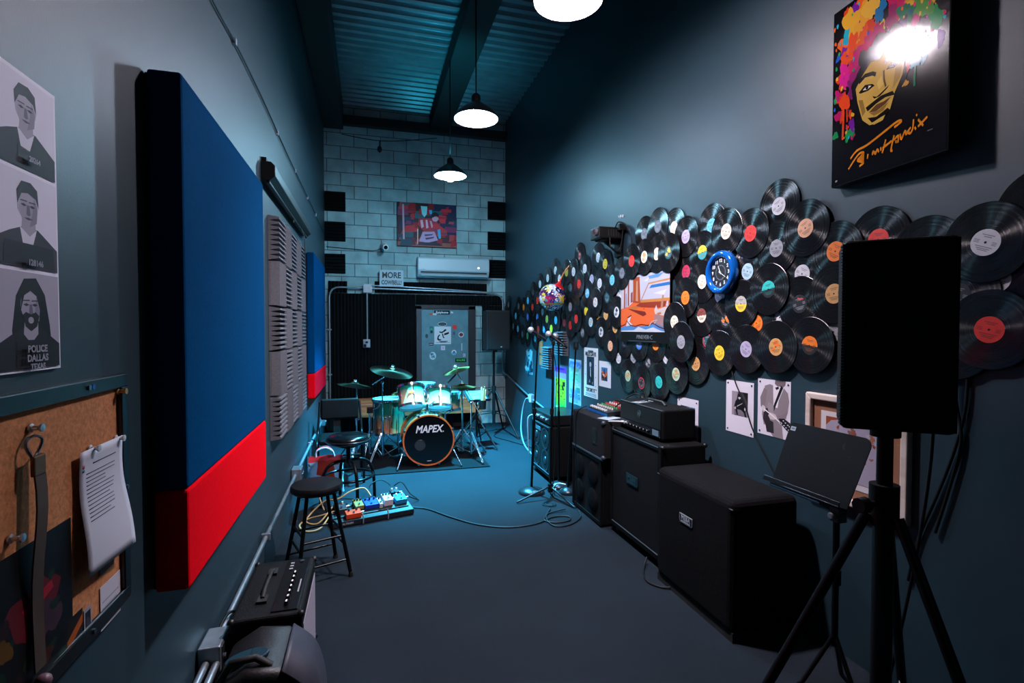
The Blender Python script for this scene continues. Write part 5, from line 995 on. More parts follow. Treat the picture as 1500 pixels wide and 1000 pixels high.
# stack in the middle
t,ox,oy,h,f=cabinet('bass_cabinet','plain black bass cabinet under the grey carpeted speaker',1.80,2.2,3.77,4.37,0,.555,feet='foot',strip=False)
for c_ in ((0,.14,.18),(0,-.14,.18),(0,.14,.4),(0,-.14,.4)): MB().lathe([(.1,0),(.085,.012),(.03,.006),(.001,.012)],28,TR(-ox+.006,c_[1],c_[2])@FR,False).build('speaker_cone',P('#0a0a0b',.8,0,.1),t,smooth=50)
t=thing('carpeted_speaker','grey carpet-covered speaker box lying on the bass cabinet','speaker',Vector((2.0,4.03,.557)))
CARP=P('#1d1e22',.95,0,.1,.35,130,.6)
MB().box(-.2,.2,-.30,.33,.0,.325).build('shell',CARP,t,bevel=.012,seg=3)
MB().box(-.203,-.19,-.19,-.10,.10,.24).m(1).box(-.2045,-.2,-.175,-.115,.115,.225).build('handle_cup',[P('#0c0d0e',.4),P('#050506',.5)],t,bevel=.003); MB().box(-.206,-.2,-.165,-.125,.115,.122).build('latch',STEEL,t)
MB().box(-.205,-.195,-.30,.33,.0,.014).build('edge_trim',P('#5a6a72',.35,.5),t); MB().box(-.19,.19,-.307,-.299,.02,.305).build('front_grille',P('#0d0e10',.6),t)
for zz in (.02,.3): MB().sph((-.19,-.292,zz),.022,10,8).build('corner_guard',P('#3a4248',.4,.4),t,smooth=60)
# mixer
mx=thing('mixing_desk','small black audio mixer with rows of red and white knobs','mixer',Matrix.Translation((2.04,4.05,.884))@Matrix.Rotation(-PI/2,4,'Z')@Matrix.Rotation(.10,4,'X'))
MB().box(-.19,.19,-.14,.14,.012,.05).build('chassis',P('#0e1013',.4),mx,bevel=.006)
KC=['#c83a3c','#d8d4d0','#c83a3c','#3c9a5a','#d8d4d0']
for i in range(8):
    for j in range(5):
        x=-.165+.04*i;y_=.11-.04*j; MB().cyl((x,y_,.05),(x,y_,.066),.0075,.006,n=10).build('knob',P(KC[j],.4),mx,smooth=40)
for i in range(8): MB().box(-.17+.04*i,-.16+.04*i,-.125,-.10,.05,.062).build('fader_cap',P('#d6dade',.4),mx)
MB().box(.165,.186,.02,.12,.05,.062).build('red_panel',P('#d82024',.4),mx); MB().box(-.19,.19,.13,.15,.012,.075).build('rear_ridge',P('#0c0d10',.4),mx,bevel=.004)
MB().box(-.19,.19,-.1415,-.1395,.016,.04).build('front_stripe',P('#1c6ab4',.4),mx)
pp=printed('paper',.16,.12,[(rect(.1,.6,.8,.68),'#5a6a74'),(rect(.1,.4,.7,.46),'#5a6a74')],Matrix.Translation((1.9,3.82,.883))@Matrix.Rotation(.4,4,'Z'),None,'#9fb0ba',.001); tag(pp,'small sheet of paper on carpeted speaker in front of mixer','paper')
cable('mixer_cable',[Vector((2.02,3.95,.95)),Vector((2.12,3.88,1.05)),Vector((2.16,3.8,1.07)),Vector((2.18,3.78,1.0)),Vector((2.18,3.76,.89))],.006,BLK,'black cable arching up behind the audio mixer')
cable('mixer_cable',[Vector((1.87,4.2,.93)),Vector((1.79,4.24,.86)),Vector((1.785,4.25,.6)),Vector((1.78,4.22,.3)),Vector((1.77,4.2,.02))],.0045,BLK,'thin cable hanging down the front of carpeted speaker')
mk=thing('microphone','black microphone lying behind the audio mixer','microphone',Matrix.Translation((2.18,3.88,.93))@Euler((.5,.2,0)).to_matrix().to_4x4())
MB().lathe([(.001,-.03),(.011,-.03),(.014,.08),(.02,.10)],20).build('body',P('#101214',.35),mk,smooth=50); MB().sph((0,0,.12),.025,16,12).build('grille_ball',P('#2a2e32',.4,.6),mk,smooth=70)
# far combo and small head
t,ox,oy,h,f=cabinet('bass_combo','far black bass amplifier cabinet with pale speaker cones showing',1.80,2.21,4.98,5.60,.0,.59,feet='caster')
for c_ in ((0,.15,.21),(0,-.14,.21),(0,.15,.44),(0,-.14,.44)):
    MB().lathe([(.118,0),(.11,.004),(.095,-.002),(.045,-.01),(.04,.002),(.001,.008)],28,TR(-ox+.0065,c_[1],c_[2])@FR,False).build('speaker_cone',P('#22303a',.35,.3),t,smooth=50)
MB().box(-ox+.003,-ox+.008,.0,.2,.50,.54).build('maker_plate',P('#4c6470',.4,.3),t)
sh_=thing('bass_amplifier','slim black bass amplifier head on top of the far cabinet','amplifier',Vector((2.0,5.29,.592)))
MB().box(-.18,.19,-.29,.29,.01,.115).build('shell',P('#0c0d0f',.4),sh_,bevel=.006); cp=MB().box(-.186,-.178,-.27,.27,.02,.10).build('control_panel',P('#16191d',.25,.3),sh_)
for i in range(8): MB().cyl((-.186,.2-.055*i,.06),(-.202,.2-.055*i,.06),.013,.011,n=12).build('knob',P('#8d959b' if i%3 else '#1a1c1e',.3,.4),cp,smooth=40)
for sx in (-1,1): MB().cyl((sx*.15,.25,0),(sx*.15,.25,.012),.014).cyl((sx*.15,-.25,0),(sx*.15,-.25,.012),.014).build('rubber_foot',RUB,sh_)
cable('guitar_lead',[Vector((1.815,5.44,.65)),Vector((1.76,5.5,.64)),Vector((1.74,5.54,.58)),Vector((1.76,5.6,.4)),Vector((1.8,5.68,.15))],.007,P('#c4ccd2',.5),'pale lead plugged into the far slim amplifier head')
# ------------------------------------------------------------------ microphone stands
def roundbase(t,r=.13): return MB().lathe([(.001,0),(r,0),(r,.014),(r*.92,.032),(r*.55,.052),(.03,.062),(.001,.064)],36).build('base',P('#2a3036',.3,.6),t,smooth=50)
def mic(name,label,p,d,head='#a9adb4'):
    d=Vector(d).normalized(); q=d.to_track_quat('Z','Y').to_matrix().to_4x4(); m=thing(name,label,'microphone',Matrix.Translation(p)@q)
    MB().lathe([(.001,-.15),(.011,-.15),(.013,-.05),(.02,0),(.024,.01)],20).build('body',P('#0f1113',.35),m,smooth=50); MB().sph((0,0,.034),.032,20,14).build('grille_ball',P(head,.45,.5),m,smooth=70); MB().cyl((0,0,.008),(0,0,.014),.0255,n=20).build('band',P('#3a3e42',.3,.6),m,smooth=40)
    return m
def clipat(t,p): return MB().box(-.014,.014,-.02,.02,-.02,.02,Matrix.Translation(p)).build('mic_clip',BLK,t,bevel=.005)
st=thing('microphone_stand','straight microphone stand on a round base, farthest left of the microphones','microphone stand',Vector((1.535,4.77,0)))
roundbase(st); top=Vector((.075,.03,1.54)); MB().tube([(0,0,.06),(.035,.015,.8)],.0125,12).build('lower_tube',DARKSTEEL,st,smooth=50); MB().tube([(.035,.015,.8),top],.009,12).build('upper_tube',DARKSTEEL,st,smooth=50); MB().cyl((.034,.014,.77),(.036,.0155,.83),.02).build('clutch',BLK,st,smooth=40); clipat(st,top)
mic('microphone','microphone angled up on the straight stand, over the orange flyer',Vector((1.57,4.81,1.585)),(-.75,.25,.5))
text('ON STAGE',.03,P('#7a848c',.5),st,TR(0,-.10,.0405,rx=.5),bold=.0005)
st=thing('microphone_stand','tripod microphone stand with thin splayed legs on carpet','microphone stand',Vector((1.67,4.60,0)))
hubz=.09; MB().cyl((0,0,.05),(0,0,.13),.024).build('hub',BLK,st,smooth=40)
for e in ((-.36,-.09),(.10,-.36),(.05,.22)): MB().tube([(0,0,hubz+.015),(e[0],e[1],.012)],.009,10).build('leg',P('#2a2c2f',.4,.6),st,smooth=50); 
top=Vector((.035,.02,1.48)); MB().tube([(0,0,.1),(.018,.01,.82)],.0115,12).build('lower_tube',DARKSTEEL,st,smooth=50); MB().tube([(.018,.01,.82),top],.0085,12).build('upper_tube',DARKSTEEL,st,smooth=50); MB().cyl((.017,.01,.79),(.019,.011,.85),.019).build('clutch',BLK,st,smooth=40); clipat(st,top)
mic('microphone','paler microphone on tripod stand tilted towards the drums',Vector((1.69,4.63,1.545)),(-.55,.3,.45)); 
st=thing('microphone_stand','round based microphone stand close to far bass amplifier','microphone stand',Vector((1.86,4.87,0)))
roundbase(st,.105); top=Vector((-.005,.0,1.47)); MB().tube([(0,0,.06),(-.002,0,.78)],.0125,12).build('lower_tube',DARKSTEEL,st,smooth=50); MB().tube([(-.002,0,.78),top],.009,12).build('upper_tube',DARKSTEEL,st,smooth=50); clipat(st,top)
mic('microphone','lower dark headed microphone close beside the pale one',Vector((1.84,4.86,1.52)),(-.5,-.1,.45),'#8d8f98')
st=thing('microphone_stand','bare microphone stand without microphone in front of blue and green poster','microphone stand',Vector((1.875,4.66,0)))
roundbase(st,.085); top=Vector((.08,.0,1.44)); MB().tube([(0,0,.06),(.04,0,.75)],.0115,12).build('lower_tube',DARKSTEEL,st,smooth=50); MB().tube([(.04,0,.75),top],.0085,12).build('upper_tube',DARKSTEEL,st,smooth=50); MB().box(-.025,-.01,-.012,.012,-.02,.05,Matrix.Translation(top)).box(.01,.025,-.012,.012,-.02,.05,Matrix.Translation(top)).box(-.02,.02,-.012,.012,-.03,-.005,Matrix.Translation(top)).build('mic_clip',BLK,st,bevel=.003)
for x0,x1_,lb in ((1.71,1.725,'cable hanging along tripod microphone stand'),(1.735,1.75,'thin cable dropping from the lower dark headed microphone')):
    cable('microphone_cable',[Vector((x0,4.72,1.42)),Vector((x0+.03,4.7,1.2)),Vector((x1_+.015,4.72,.8)),Vector((x1_,4.7,.3)),Vector((x1_-.05,4.62,.012)),Vector((x1_-.12,4.35,.01)),Vector((x1_-.2,4.4,.012)),Vector((x1_-.1,4.5,.01))],.0045,BLK,lb)
cable('floor_cable',[onF(598,743,.01),onF(625,745,.008),onF(660,757,.008),onF(700,768,.008),onF(745,772,.008),onF(785,767,.008),onF(810,757,.008),onF(832,756,.008),onF(834,762,.008),onF(815,765,.008),onF(798,762,.008),onF(803,752,.008),onF(828,745,.02)],.006,P('#0a0c0e',.5),'long black cable snaking across the carpet from pedalboard to microphone stands')
cable('floor_cable',[onF(806,745,.008),onF(800,758,.008),onF(812,770,.008),onF(835,768,.008),onF(850,758,.008),onF(848,748,.02)],.006,P('#0a0c0e',.5),'loop of black cable on carpet in front of tripod stand')
cable('power_cable',[Vector((1.79,4.5,.14)),Vector((1.74,4.58,.13)),Vector((1.72,4.66,.06)),Vector((1.76,4.74,.012)),Vector((1.85,4.86,.012))],.007,P('#b9b4ae',.5),'short pale cable between far amplifier and bass cabinet')
# ------------------------------------------------------------------ music stand
t=thing('music_stand','black music stand with scratched flat desk before the sepia print','music stand',Vector((1.86,1.66,0)))
A=Vector((1.685,1.635,.955)); Bt=Vector((1.785,1.635,1.205)); u=Vector((0,-1,0)); v=(Bt-A).normalized(); nrm=u.cross(v)
Mt=Matrix.Identity(4)
for i,cv in enumerate((u,v,nrm)):
    for k in range(3): Mt[k][i]=cv[k]
Mt.translation=A-t.location
hw_,hh_=.19,.275
poly=[(-hw_,0),(hw_-.015,0)]+[(hw_-.035+.035*math.cos(a),hh_-.035+.035*math.sin(a)) for a in [i*PI/12 for i in range(7)]]+[(-hw_+.02+.02*math.cos(a),hh_-.02+.02*math.sin(a)) for a in [PI/2+i*PI/8 for i in range(5)]]
def scratched():
    m,N,L,b=base('scratched_black_metal'); tc=N.new('ShaderNodeTexCoord'); mp=N.new('ShaderNodeMapping'); mp.inputs['Scale'].default_value=(30,60,20); mp.inputs['Rotation'].default_value=(.3,.6,.4)
    n=N.new('ShaderNodeTexNoise'); n.inputs['Scale'].default_value=1; n.inputs['Detail'].default_value=5; L.new(tc.outputs['Object'],mp.inputs[0]); L.new(mp.outputs[0],n.inputs['Vector'])
    r=N.new('ShaderNodeValToRGB'); r.color_ramp.elements[0].position=.68; r.color_ramp.elements[0].color=(.005,.006,.0075,1); r.color_ramp.elements[1].position=.78; r.color_ramp.elements[1].color=(.035,.05,.055,1)
    L.new(n.outputs['Fac'],r.inputs['Fac']); L.new(r.outputs['Color'],b.inputs['Base Color']); b.inputs['Roughness'].default_value=.5; b.inputs['Specular IOR Level'].default_value=.1; return m
MB().prism(poly,-.002,.002,Mt).build('desk',scratched(),t,bevel=.001)
MB().box(-hw_,hw_-.01,-.004,.0,-.002,.05,Mt).box(-hw_,hw_-.01,-.004,.016,.046,.05,Mt).build('tray_lip',P('#15191d',.3,.5),t,bevel=.0015)
MB().tube([Mt@Vector((-hw_+.03,-.012,.03)),Mt@Vector((hw_-.10,-.012,.03))],.007,10).build('tray_rod',P('#8ab0c4',.25,.8),t,smooth=50)
ck=Mt@Vector((hw_-.045,-.02,-.0)); MB().box(-.02,.02,-.02,.02,-.035,.02,Matrix.Translation(ck)).m(1).cyl(ck+Vector((-.02,0,-.01)),ck+Vector((-.04,0,-.01)),.012).build('clamp',[P('#16181a',.4),P('#aeb6bc',.3,.8)],t,bevel=.003)
ck=Mt@Vector((-hw_+.016,hh_-.025,.003)); st_=printed('sticker',.026,.018,[(rect(.2,.3,.8,.7),'#5a6a74')],Matrix.Translation(t.location)@Mt@TR(-hw_+.022,hh_-.028,.0022),None,'#9aaab4',.0006); tag(st_,'tiny pale sticker in the upper corner of music stand desk','sticker')
MB().tube([Mt@Vector((0,.12,-.006)),(-.12,0,1.02),(-.02,0,.95),(0,0,.9)],.011,10).build('neck',DARKSTEEL,t,smooth=50); MB().tube([(0,0,.9),(0,0,.3)],.0125,12).build('pole',DARKSTEEL,t,smooth=50); MB().cyl((0,0,.56),(0,0,.62),.02).build('collar',BLK,t,smooth=40)
for k in range(3):
    a=.5+k*2*PI/3; MB().tube([(0,0,.35),(.12*math.cos(a),.12*math.sin(a),.12),(.26*math.cos(a),.26*math.sin(a),.01)],.009,8).build('leg',DARKSTEEL,t,smooth=50)
# ------------------------------------------------------------------ tall loudspeaker on tripod stand, front right
def tripodstand(t,zc,legr,hub,ang=0,pr_=.019,knob=True):
    MB().cyl((0,0,hub-.2),(0,0,zc),pr_,n=20).build('pole',DARKSTEEL,t,smooth=50); MB().cyl((0,0,.16),(0,0,hub+.06),pr_+.006,n=20).build('outer_tube',P('#0c0d0f',.4,.3),t,smooth=50)
    MB().cyl((0,0,hub-.03),(0,0,hub+.08),pr_+.016,n=20).build('collar',BLK,t,smooth=40)
    if knob: k=MB().cyl((-pr_-.01,0,hub+.03),(-pr_-.055,0,hub+.03),.008).cyl((-pr_-.045,0,hub+.03),(-pr_-.07,0,hub+.03),.022,.02,n=10).build('knob',BLK,t,smooth=40)
    lower=MB().cyl((0,0,.30),(0,0,.36),pr_+.014,n=18).build('lower_collar',BLK,t,smooth=40)
    for k in range(3):
        a=ang+k*2*PI/3; c,s_=math.cos(a),math.sin(a); top=Vector((c*.04,s_*.04,hub)); bot=Vector((c*legr,s_*legr,.012))
        l=MB().tube([top,bot],.0135,10).build('leg',P('#0e0f11',.35,.4),t,smooth=50); MB().cyl(bot+Vector((0,0,-.012)),bot+Vector((c*.0,s_*.0,.03)),.02,n=12).build('rubber_foot',RUB,l)
        MB().tube([Vector((c*.03,s_*.03,.33)),top.lerp(bot,.55)],.008,8).build('brace',P('#0e0f11',.35,.4),t,smooth=50)
sx,sy=1.338,1.05
t=thing('speaker_stand','black tripod stand holding the big loudspeaker at front right','speaker stand',Vector((sx,sy,0)))
tripodstand(t,1.365,.55,1.12,.5)
zb,zt_=1.36,1.845
t=thing('loudspeaker','big black loudspeaker on tripod stand in front of records','speaker',Matrix.Translation((sx,sy,zb))@Matrix.Rotation(-YAW-.42,4,'Z'))
# plan outline: tapering towards the back, grille facing away from the drums
MB().prism([(-.12,-.11),(.12,-.11),(.12,.02),(.075,.15),(-.06,.15),(-.11,.02)],.0,zt_-zb).build('shell',P('#060708',.55,0,.15,.2,160,.3),t,bevel=.014,seg=3)
GR=P('#070809',.5,.1,.2)
mb=MB(); mb.box(-.116,.116,-.118,-.11,.008,zt_-zb-.008)
for k in range(60): zz=.012+k*(zt_-zb-.028)/59.; mb.box(-.123,-.116,-.122,-.09,zz,zz+.0045)
mb.build('grille',GR,t)
MB().cyl((0,0,-.03),(0,0,.004),.035,n=24).build('pole_socket',BLK,t,smooth=40)
MB().box(-.02,.02,.145,.17,.18,.28).build('handle',BLK,t,bevel=.006)
cable('speaker_cable',[Vector((1.52,1.14,1.55)),Vector((1.62,1.16,1.60)),Vector((1.72,1.2,1.5)),Vector((1.75,1.22,1.2)),Vector((1.72,1.25,.8)),Vector((1.66,1.3,.3)),Vector((1.62,1.3,.02))],.005,BLK,'black cable hanging from the back of big loudspeaker')
cable('speaker_cable',[onR(1418,545,.01),onR(1414,600,.01),onR(1398,660,.01),onR(1375,720,.01),onR(1345,790,.01),onR(1330,850,.01)],.006,BLK,'black cable dangling along right wall behind the big loudspeaker')
cable('speaker_cable',[onR(1405,535,.012),onR(1400,580,.012),onR(1408,640,.012),onR(1395,700,.012),onR(1370,780,.012)],.006,BLK,'second black cable hung on right wall under the red label record')
# ================================================================== drum kit
rug=tag(MB().box(-.09,1.36,5.80,7.55,.0,.012).build('drum_rug',P('#0c0e11',.95,0,.1,.3,90,.4),bevel=.004),'black rectangular rug under the drum kit','rug')
ZR=.013
HEADW=drumskin('#d6dade'); HW=P('#c3cbd2',.16,1.); HWD=P('#8f99a2',.22,1.)
TOMF=fademat('green_fade_lacquer','#d8b48a','#0f6a58','Z',.32,.8); FLF=fademat('green_fade_lacquer','#a8704a','#0d5546','Z',.12,.6); SNF=fademat('green_fade_lacquer','#c49a68','#126a56','Z',.1,.6)
BASSF=fademat('green_fade_lacquer','#cfe0cf','#0f6a58','Y',.02,.6)
def ringtube(r,z,tr,n=48): return [(r*math.cos(2*PI*i/n),r*math.sin(2*PI*i/n),z) for i in range(n)]
def drum(name,label,M,r,h,mat,cat='drum',lugs=6,bottom=True):
    t=thing(name,label,cat,M,'drums of the green drum kit')
    sh_=MB().lathe([(r,0),(r,h*.5),(r,h)],48,None,False).build('shell',mat,t,smooth=60)
    MB().lathe([(.001,h+.002),(r*.96,h+.002),(r*1.0,h-.002)],48).build('batter_head',HEADW,t,smooth=50)
    if bottom: MB().lathe([(r*1.0,.002),(r*.96,-.002),(.001,-.002)],48,None,False).build('resonant_head',drumskin('#eef0f2'),t,smooth=50)
    for z in (-.012,h+.008):
        MB().lathe([(r+.004,z-.014),(r+.012,z-.016),(r+.013,z+.014),(r+.004,z+.016),(r+.004,z-.014)],48,None,False).build('hoop',HW,t,smooth=40)
    for k in range(lugs):
        a=2*PI*(k+.5)/lugs; c,s_=math.cos(a),math.sin(a)
        l=MB().box(-.008,.008,-.012,.012,-.022,.022,Matrix.Translation((c*(r+.008),s_*(r+.008),h*.5))@Matrix.Rotation(a,4,'Z')).build('lug',HW,t,bevel=.004); MB().cyl((c*(r+.011),s_*(r+.011),-.02),(c*(r+.011),s_*(r+.011),h+.02),.004,n=8).build('tension_rod',HW,l)
    return t
# bass drum: axis along depth
bx,bz,br,bd=.665,.322,.28,.44; by=5.96
Mb=Matrix.Translation((bx,by,bz))
t=thing('bass_drum','bass drum with black front head, white lettering and orange wooden hoop','drum',Mb,'drums of the green drum kit')
RY=Matrix.Rotation(-PI/2,4,'X')          # local z -> +y
MB().lathe([(br,.02),(br,bd*.5),(br,bd)],64,RY,False).build('shell',BASSF,t,smooth=60)
OR_=P('#c8682c',.3,0,.5,coat=.5)
for z in (-.01,bd-.03): MB().lathe([(br+.002,z),(br+.018,z),(br+.018,z+.045),(br+.002,z+.045),(br+.002,z)],64,RY,False).build('hoop',OR_,t,smooth=40)
MB().lathe([(.001,.004),(br+.002,.004),(br+.002,.02)],64,RY).build('front_head',P('#050607',.2),t,smooth=40); MB().lathe([(.001,bd-.004),(br,bd-.004)],64,RY,False).build('batter_head',HEADW,t)
text('MAPEX',.118,P('#d3d8dc',.5),t,Matrix.Translation((0.0,.0025,.125))@Matrix.Rotation(PI/2,4,'X'),shear=.25,bold=.0028,sx=.82)
MB().cyl((.168,.0025,.095),(.168,.002,.095),.007,n=12).build('registered_mark',P('#d3d8dc',.5),t)
MB().lathe([(.062,.0),(.066,.004),(.062,.006)],36,TR(-.1,.003,-.055)@RY@Matrix.Scale(-1,4,(0,0,1)),False).build('port_ring',P('#20262a',.3,.5),t,smooth=40)
MB().lathe([(.001,0),(.062,0)],36,TR(-.1,.0028,-.055)@RY,False).build('port_opening',P('#16242c',.6),t)
MB().box(-.02,.03,-.0005,.0,-.245,-.238).build('maker_mark',P('#b8bec4',.4),t)
for k in range(8):
    a=2*PI*(k+.5)/8; c,s_=math.cos(a),math.sin(a)
    cl=MB().box(-.012,.012,-.014,.03,-.01,.016,Matrix.Rotation(a-PI/2,4,'Y').inverted()@Matrix.Identity(4)@TR(0,0,br+.018)).build('claw_hook',HW,t,bevel=.003)
    cl.matrix_local=Matrix.Identity(4)
    l=MB().cyl((c*(br+.024),.02,s_*(br+.024)),(c*(br+.024),.17,s_*(br+.024)),.004,n=8).build('tension_rod',HW,t); MB().cyl((c*(br+.008),.15,s_*(br+.008)),(c*(br+.008),.24,s_*(br+.008)),.013,n=10).build('lug',HW,t,smooth=40)
for s_ in (-1,1):
    a=Vector((s_*.26,.10,-.06)); b_=Vector((s_*.365,-.10,-bz+ZR+.012)); l=MB().tube([a,b_],.008,10).build('spur',HW,t,smooth=50); MB().sph(b_,.012,10,8).build('spur_tip',RUB,l); MB().box(-.02,.02,-.02,.02,-.03,.03,Matrix.Translation(a)).build('spur_bracket',HW,t,bevel=.006)
MB().cyl((0,.16,br),(0,.16,br+.12),.014).cyl((0,.16,br),(0,.16,br+.03),.03).build('tom_post',HW,t,smooth=40); MB().tube([(-.14,.2,br+.17),(-.03,.16,br+.12),(.03,.16,br+.12),(.14,.2,br+.17)],.012,10).build('tom_arm',HW,t,smooth=50)
def tom(px,py,Y,r,h,label,tilt,rz=0):
    c=at(px,py,1,Y); M=Matrix.Translation(c)@Matrix.Rotation(rz,4,'Z')@Matrix.Rotation(-tilt,4,'X')@Matrix.Translation((0,0,-h/2)); return drum('rack_tom',label,M,r,h,TOMF)
tl=tom(602.5,581,6.28,.155,.225,'green fading rack tom above bass drum, on the cymbal-heavy left side',.42,.12); text('MAPEX',.014,P('#2c2418',.5),MB().prism(rect(-.032,-.016,.032,.016),0,.003,TR(-.035,-.157,.13,rx=PI/2)).build('badge',P('#b8863c',.3,.6),tl),TR(-.035,-.161,.13,rx=PI/2))
tr_=tom(643.5,583,6.28,.148,.205,'green fading rack tom above bass drum, nearer the small tray',.40,-.12)
c=at(570,625,1,6.75); drum('floor_tom','large floor tom with dark green shell beside the bass drum',Matrix.Translation((c.x,6.75,.30)),.205,.40,FLF)
ft=bpy.data.objects['floor_tom']
for k in range(3):
    a=-PI/2+.5+k*2*PI/3; p=Vector((math.cos(a)*.225,math.sin(a)*.225,0)); l=MB().tube([p+Vector((0,0,.25)),p+Vector((0,0,-.2)),p*1.06+Vector((0,0,-.285))],.006,8).build('leg',HW,ft,smooth=50); MB().sph(p*1.06+Vector((0,0,-.278)),.012,8,6).build('rubber_foot',RUB,l)
def tripod(t,x,y,hub,R_,ang,r=.009,dbl=True):
    for k in range(3):
        a=ang+k*2*PI/3; cc=Vector((math.cos(a),math.sin(a),0)); nn=Vector((-cc.y,cc.x,0))*.008; o=Vector((x,y,0))
        top=o+cc*.02+Vector((0,0,hub)); bot=o+cc*R_+Vector((0,0,ZR+.012)); mb=MB()
        l=mb.tube([top+nn,bot+nn],r*.6,8).tube([top-nn,bot-nn],r*.6,8).tube([bot+nn,bot+cc*.012,bot-nn],r*.6,6).build('leg',HW,t,smooth=50) if dbl else mb.tube([top,bot],r,8).build('leg',HW,t,smooth=50)
        MB().cyl(bot+Vector((0,0,-.011)),bot+Vector((0,0,.014)),.012,n=10).build('rubber_foot',RUB,l)
        MB().tube([o+cc*.015+Vector((0,0,.09)),top.lerp(bot,.55)],r*.6,6).build('brace',HW,t,smooth=50)
    MB().cyl((x,y,hub-.015),(x,y,hub+.02),.02,n=14).build('collar',HWD,t,smooth=40)
c=at(652,607,1,6.72)
sn=drum('snare_drum','shallow green drum behind the rack tom next to hi-hat',Matrix.Translation((c.x,6.72,.57))@Matrix.Rotation(-.06,4,'X'),.195,.19,SNF)
st=thing('snare_stand','chrome tripod stand holding the shallow green drum','drum stand',Vector((c.x,6.72,0)))
tripod(st,0,0,.33,.26,.4); MB().cyl((0,0,.09),(0,0,.49),.012).build('pole',HW,st,smooth=40)
for k in range(3): a=k*2*PI/3+.4; MB().tube([(0,0,.49),(math.cos(a)*.17,math.sin(a)*.17,.535),(math.cos(a)*.2,math.sin(a)*.2,.545)],.007,8).build('arm',HW,st,smooth=50)
c=at(619.5,567,1,6.95)
s2=drum('snare_drum','silver snare drum glimpsed between the two rack toms',Matrix.Translation((c.x,6.95,.735)),.17,.13,P('#9aa8b0',.25,.9))
st=thing('snare_stand','chrome snare stand mostly hidden behind bass drum','drum stand',Vector((c.x,6.95,0)))
tripod(st,0,0,.33,.26,1.0); MB().cyl((0,0,.09),(0,0,.66),.012).build('pole',HW,st,smooth=40)
for k in range(3): a=k*2*PI/3+.4; MB().tube([(0,0,.66),(math.cos(a)*.14,math.sin(a)*.14,.70),(math.cos(a)*.17,math.sin(a)*.17,.712)],.007,8).build('arm',HW,st,smooth=50)
# ------------------------------------------------------------------ cymbals
def bronze(dark):
    m,N,L,b=base('cymbal_bronze'); b.inputs['Base Color'].default_value=lin(dark); b.inputs['Metallic'].default_value=1; b.inputs['Anisotropic'].default_value=.8
    tg=N.new('ShaderNodeTangent'); tg.direction_type='RADIAL'; tg.axis='Z'; L.new(tg.outputs[0],b.inputs['Tangent'])
    tc=N.new('ShaderNodeTexCoord'); ln=N.new('ShaderNodeVectorMath'); ln.operation='LENGTH'; L.new(tc.outputs['Object'],ln.inputs[0]); n=N.new('ShaderNodeTexNoise'); n.noise_dimensions='1D'; n.inputs['Scale'].default_value=200; L.new(ln.outputs['Value'],n.inputs['W'])
    mr=N.new('ShaderNodeMapRange'); mr.inputs['To Min'].default_value=.22; mr.inputs['To Max'].default_value=.45; L.new(n.outputs['Fac'],mr.inputs['Value']); L.new(mr.outputs[0],b.inputs['Roughness']); return m
BR1=bronze('#2c1f16'); BR2=bronze('#6e4a2c')
def cymbal(label,p,r,rx,ry,mat=BR1,name='cymbal'):
    M=Matrix.Translation(p)@Euler((rx,ry,0)).to_matrix().to_4x4(); t=thing(name,label,'cymbal',M,'cymbals of the drum kit')
    pr_=[(.006,.036*r/.22),(.035,.033*r/.22),(.05,.02*r/.22),(.06,.012*r/.22),(r*.55,.002),(r*.85,-.008),(r,-.016)]
    MB().lathe(pr_+[(x,z-.0016) for x,z in pr_[::-1]],56,None,False).build('plate',mat,t,smooth=40)
    q=.036*r/.22; MB().cyl((0,0,q),(0,0,q+.012),.016,n=14).build('felt',P('#b8b4a8',.9),t); MB().cyl((0,0,q+.012),(0,0,q+.03),.007).box(-.018,.018,-.004,.004,q+.018,q+.028).build('wing_nut',HW,t,bevel=.002)
    return t
def boomstand(label,x,y,top,hub,R_,ang,boom=None,name='cymbal_stand'):
    st=thing(name,label,'cymbal stand',Vector((x,y,0))); tripod(st,0,0,hub,R_,ang)
    MB().cyl((0,0,.07),(0,0,top*.55),.0125,n=12).build('lower_tube',HW,st,smooth=40); MB().cyl((0,0,top*.55),(0,0,top),.009,n=12).build('upper_tube',HW,st,smooth=40)
    mb=MB().cyl((0,0,top*.55-.02),(0,0,top*.55+.02),.02,n=14); mb.box(.015,.045,-.004,.004,top*.55-.01,top*.55+.012).build('clutch',HWD,st,bevel=.002)
    if boom:
        a,b_=boom; MB().tube([Vector(a)-Vector((x,y,0)),Vector(b_)-Vector((x,y,0))],.007,10).build('boom_arm',HW,st,smooth=50); q=Vector(a).lerp(Vector(b_),.5)-Vector((x,y,0)); MB().sph((0,0,top),.02,12,8).build('tilter',HWD,st,smooth=60)
    return st
c=at(574,543,1,6.3); cymbal('largest dark cymbal, tilted flat over the floor tom',c,.255,.20,.20)
p=at(560,560,1,6.35); boomstand('chrome boom stand under the largest dark cymbal',p.x,6.35,p.z,.36,.32,-PI/2-.55,(at(545,563,1,6.35),c+Vector((0,.01,-.01))))
c=at(519.5,563,1,6.5); cymbal('dark cymbal at far left of the drum kit, tilted',c,.205,.03,.16)
p=at(527,585,1,6.5); boomstand('straight chrome stand under the far left cymbal',c.x+.02,6.5,c.z-.01,.34,.28,.3)
c=at(583,576,1,6.95); cymbal('little cymbal behind the floor tom against the dark panels',c,.09,.05,.05,BR2)
st=boomstand('thin chrome stand of the little cymbal',c.x,6.95,c.z-.005,.3,.24,.9)
c=at(668,541,1,6.5); cymbal('bright bronze crash cymbal on angled boom before the door',c,.175,.06,-.30,BR2)
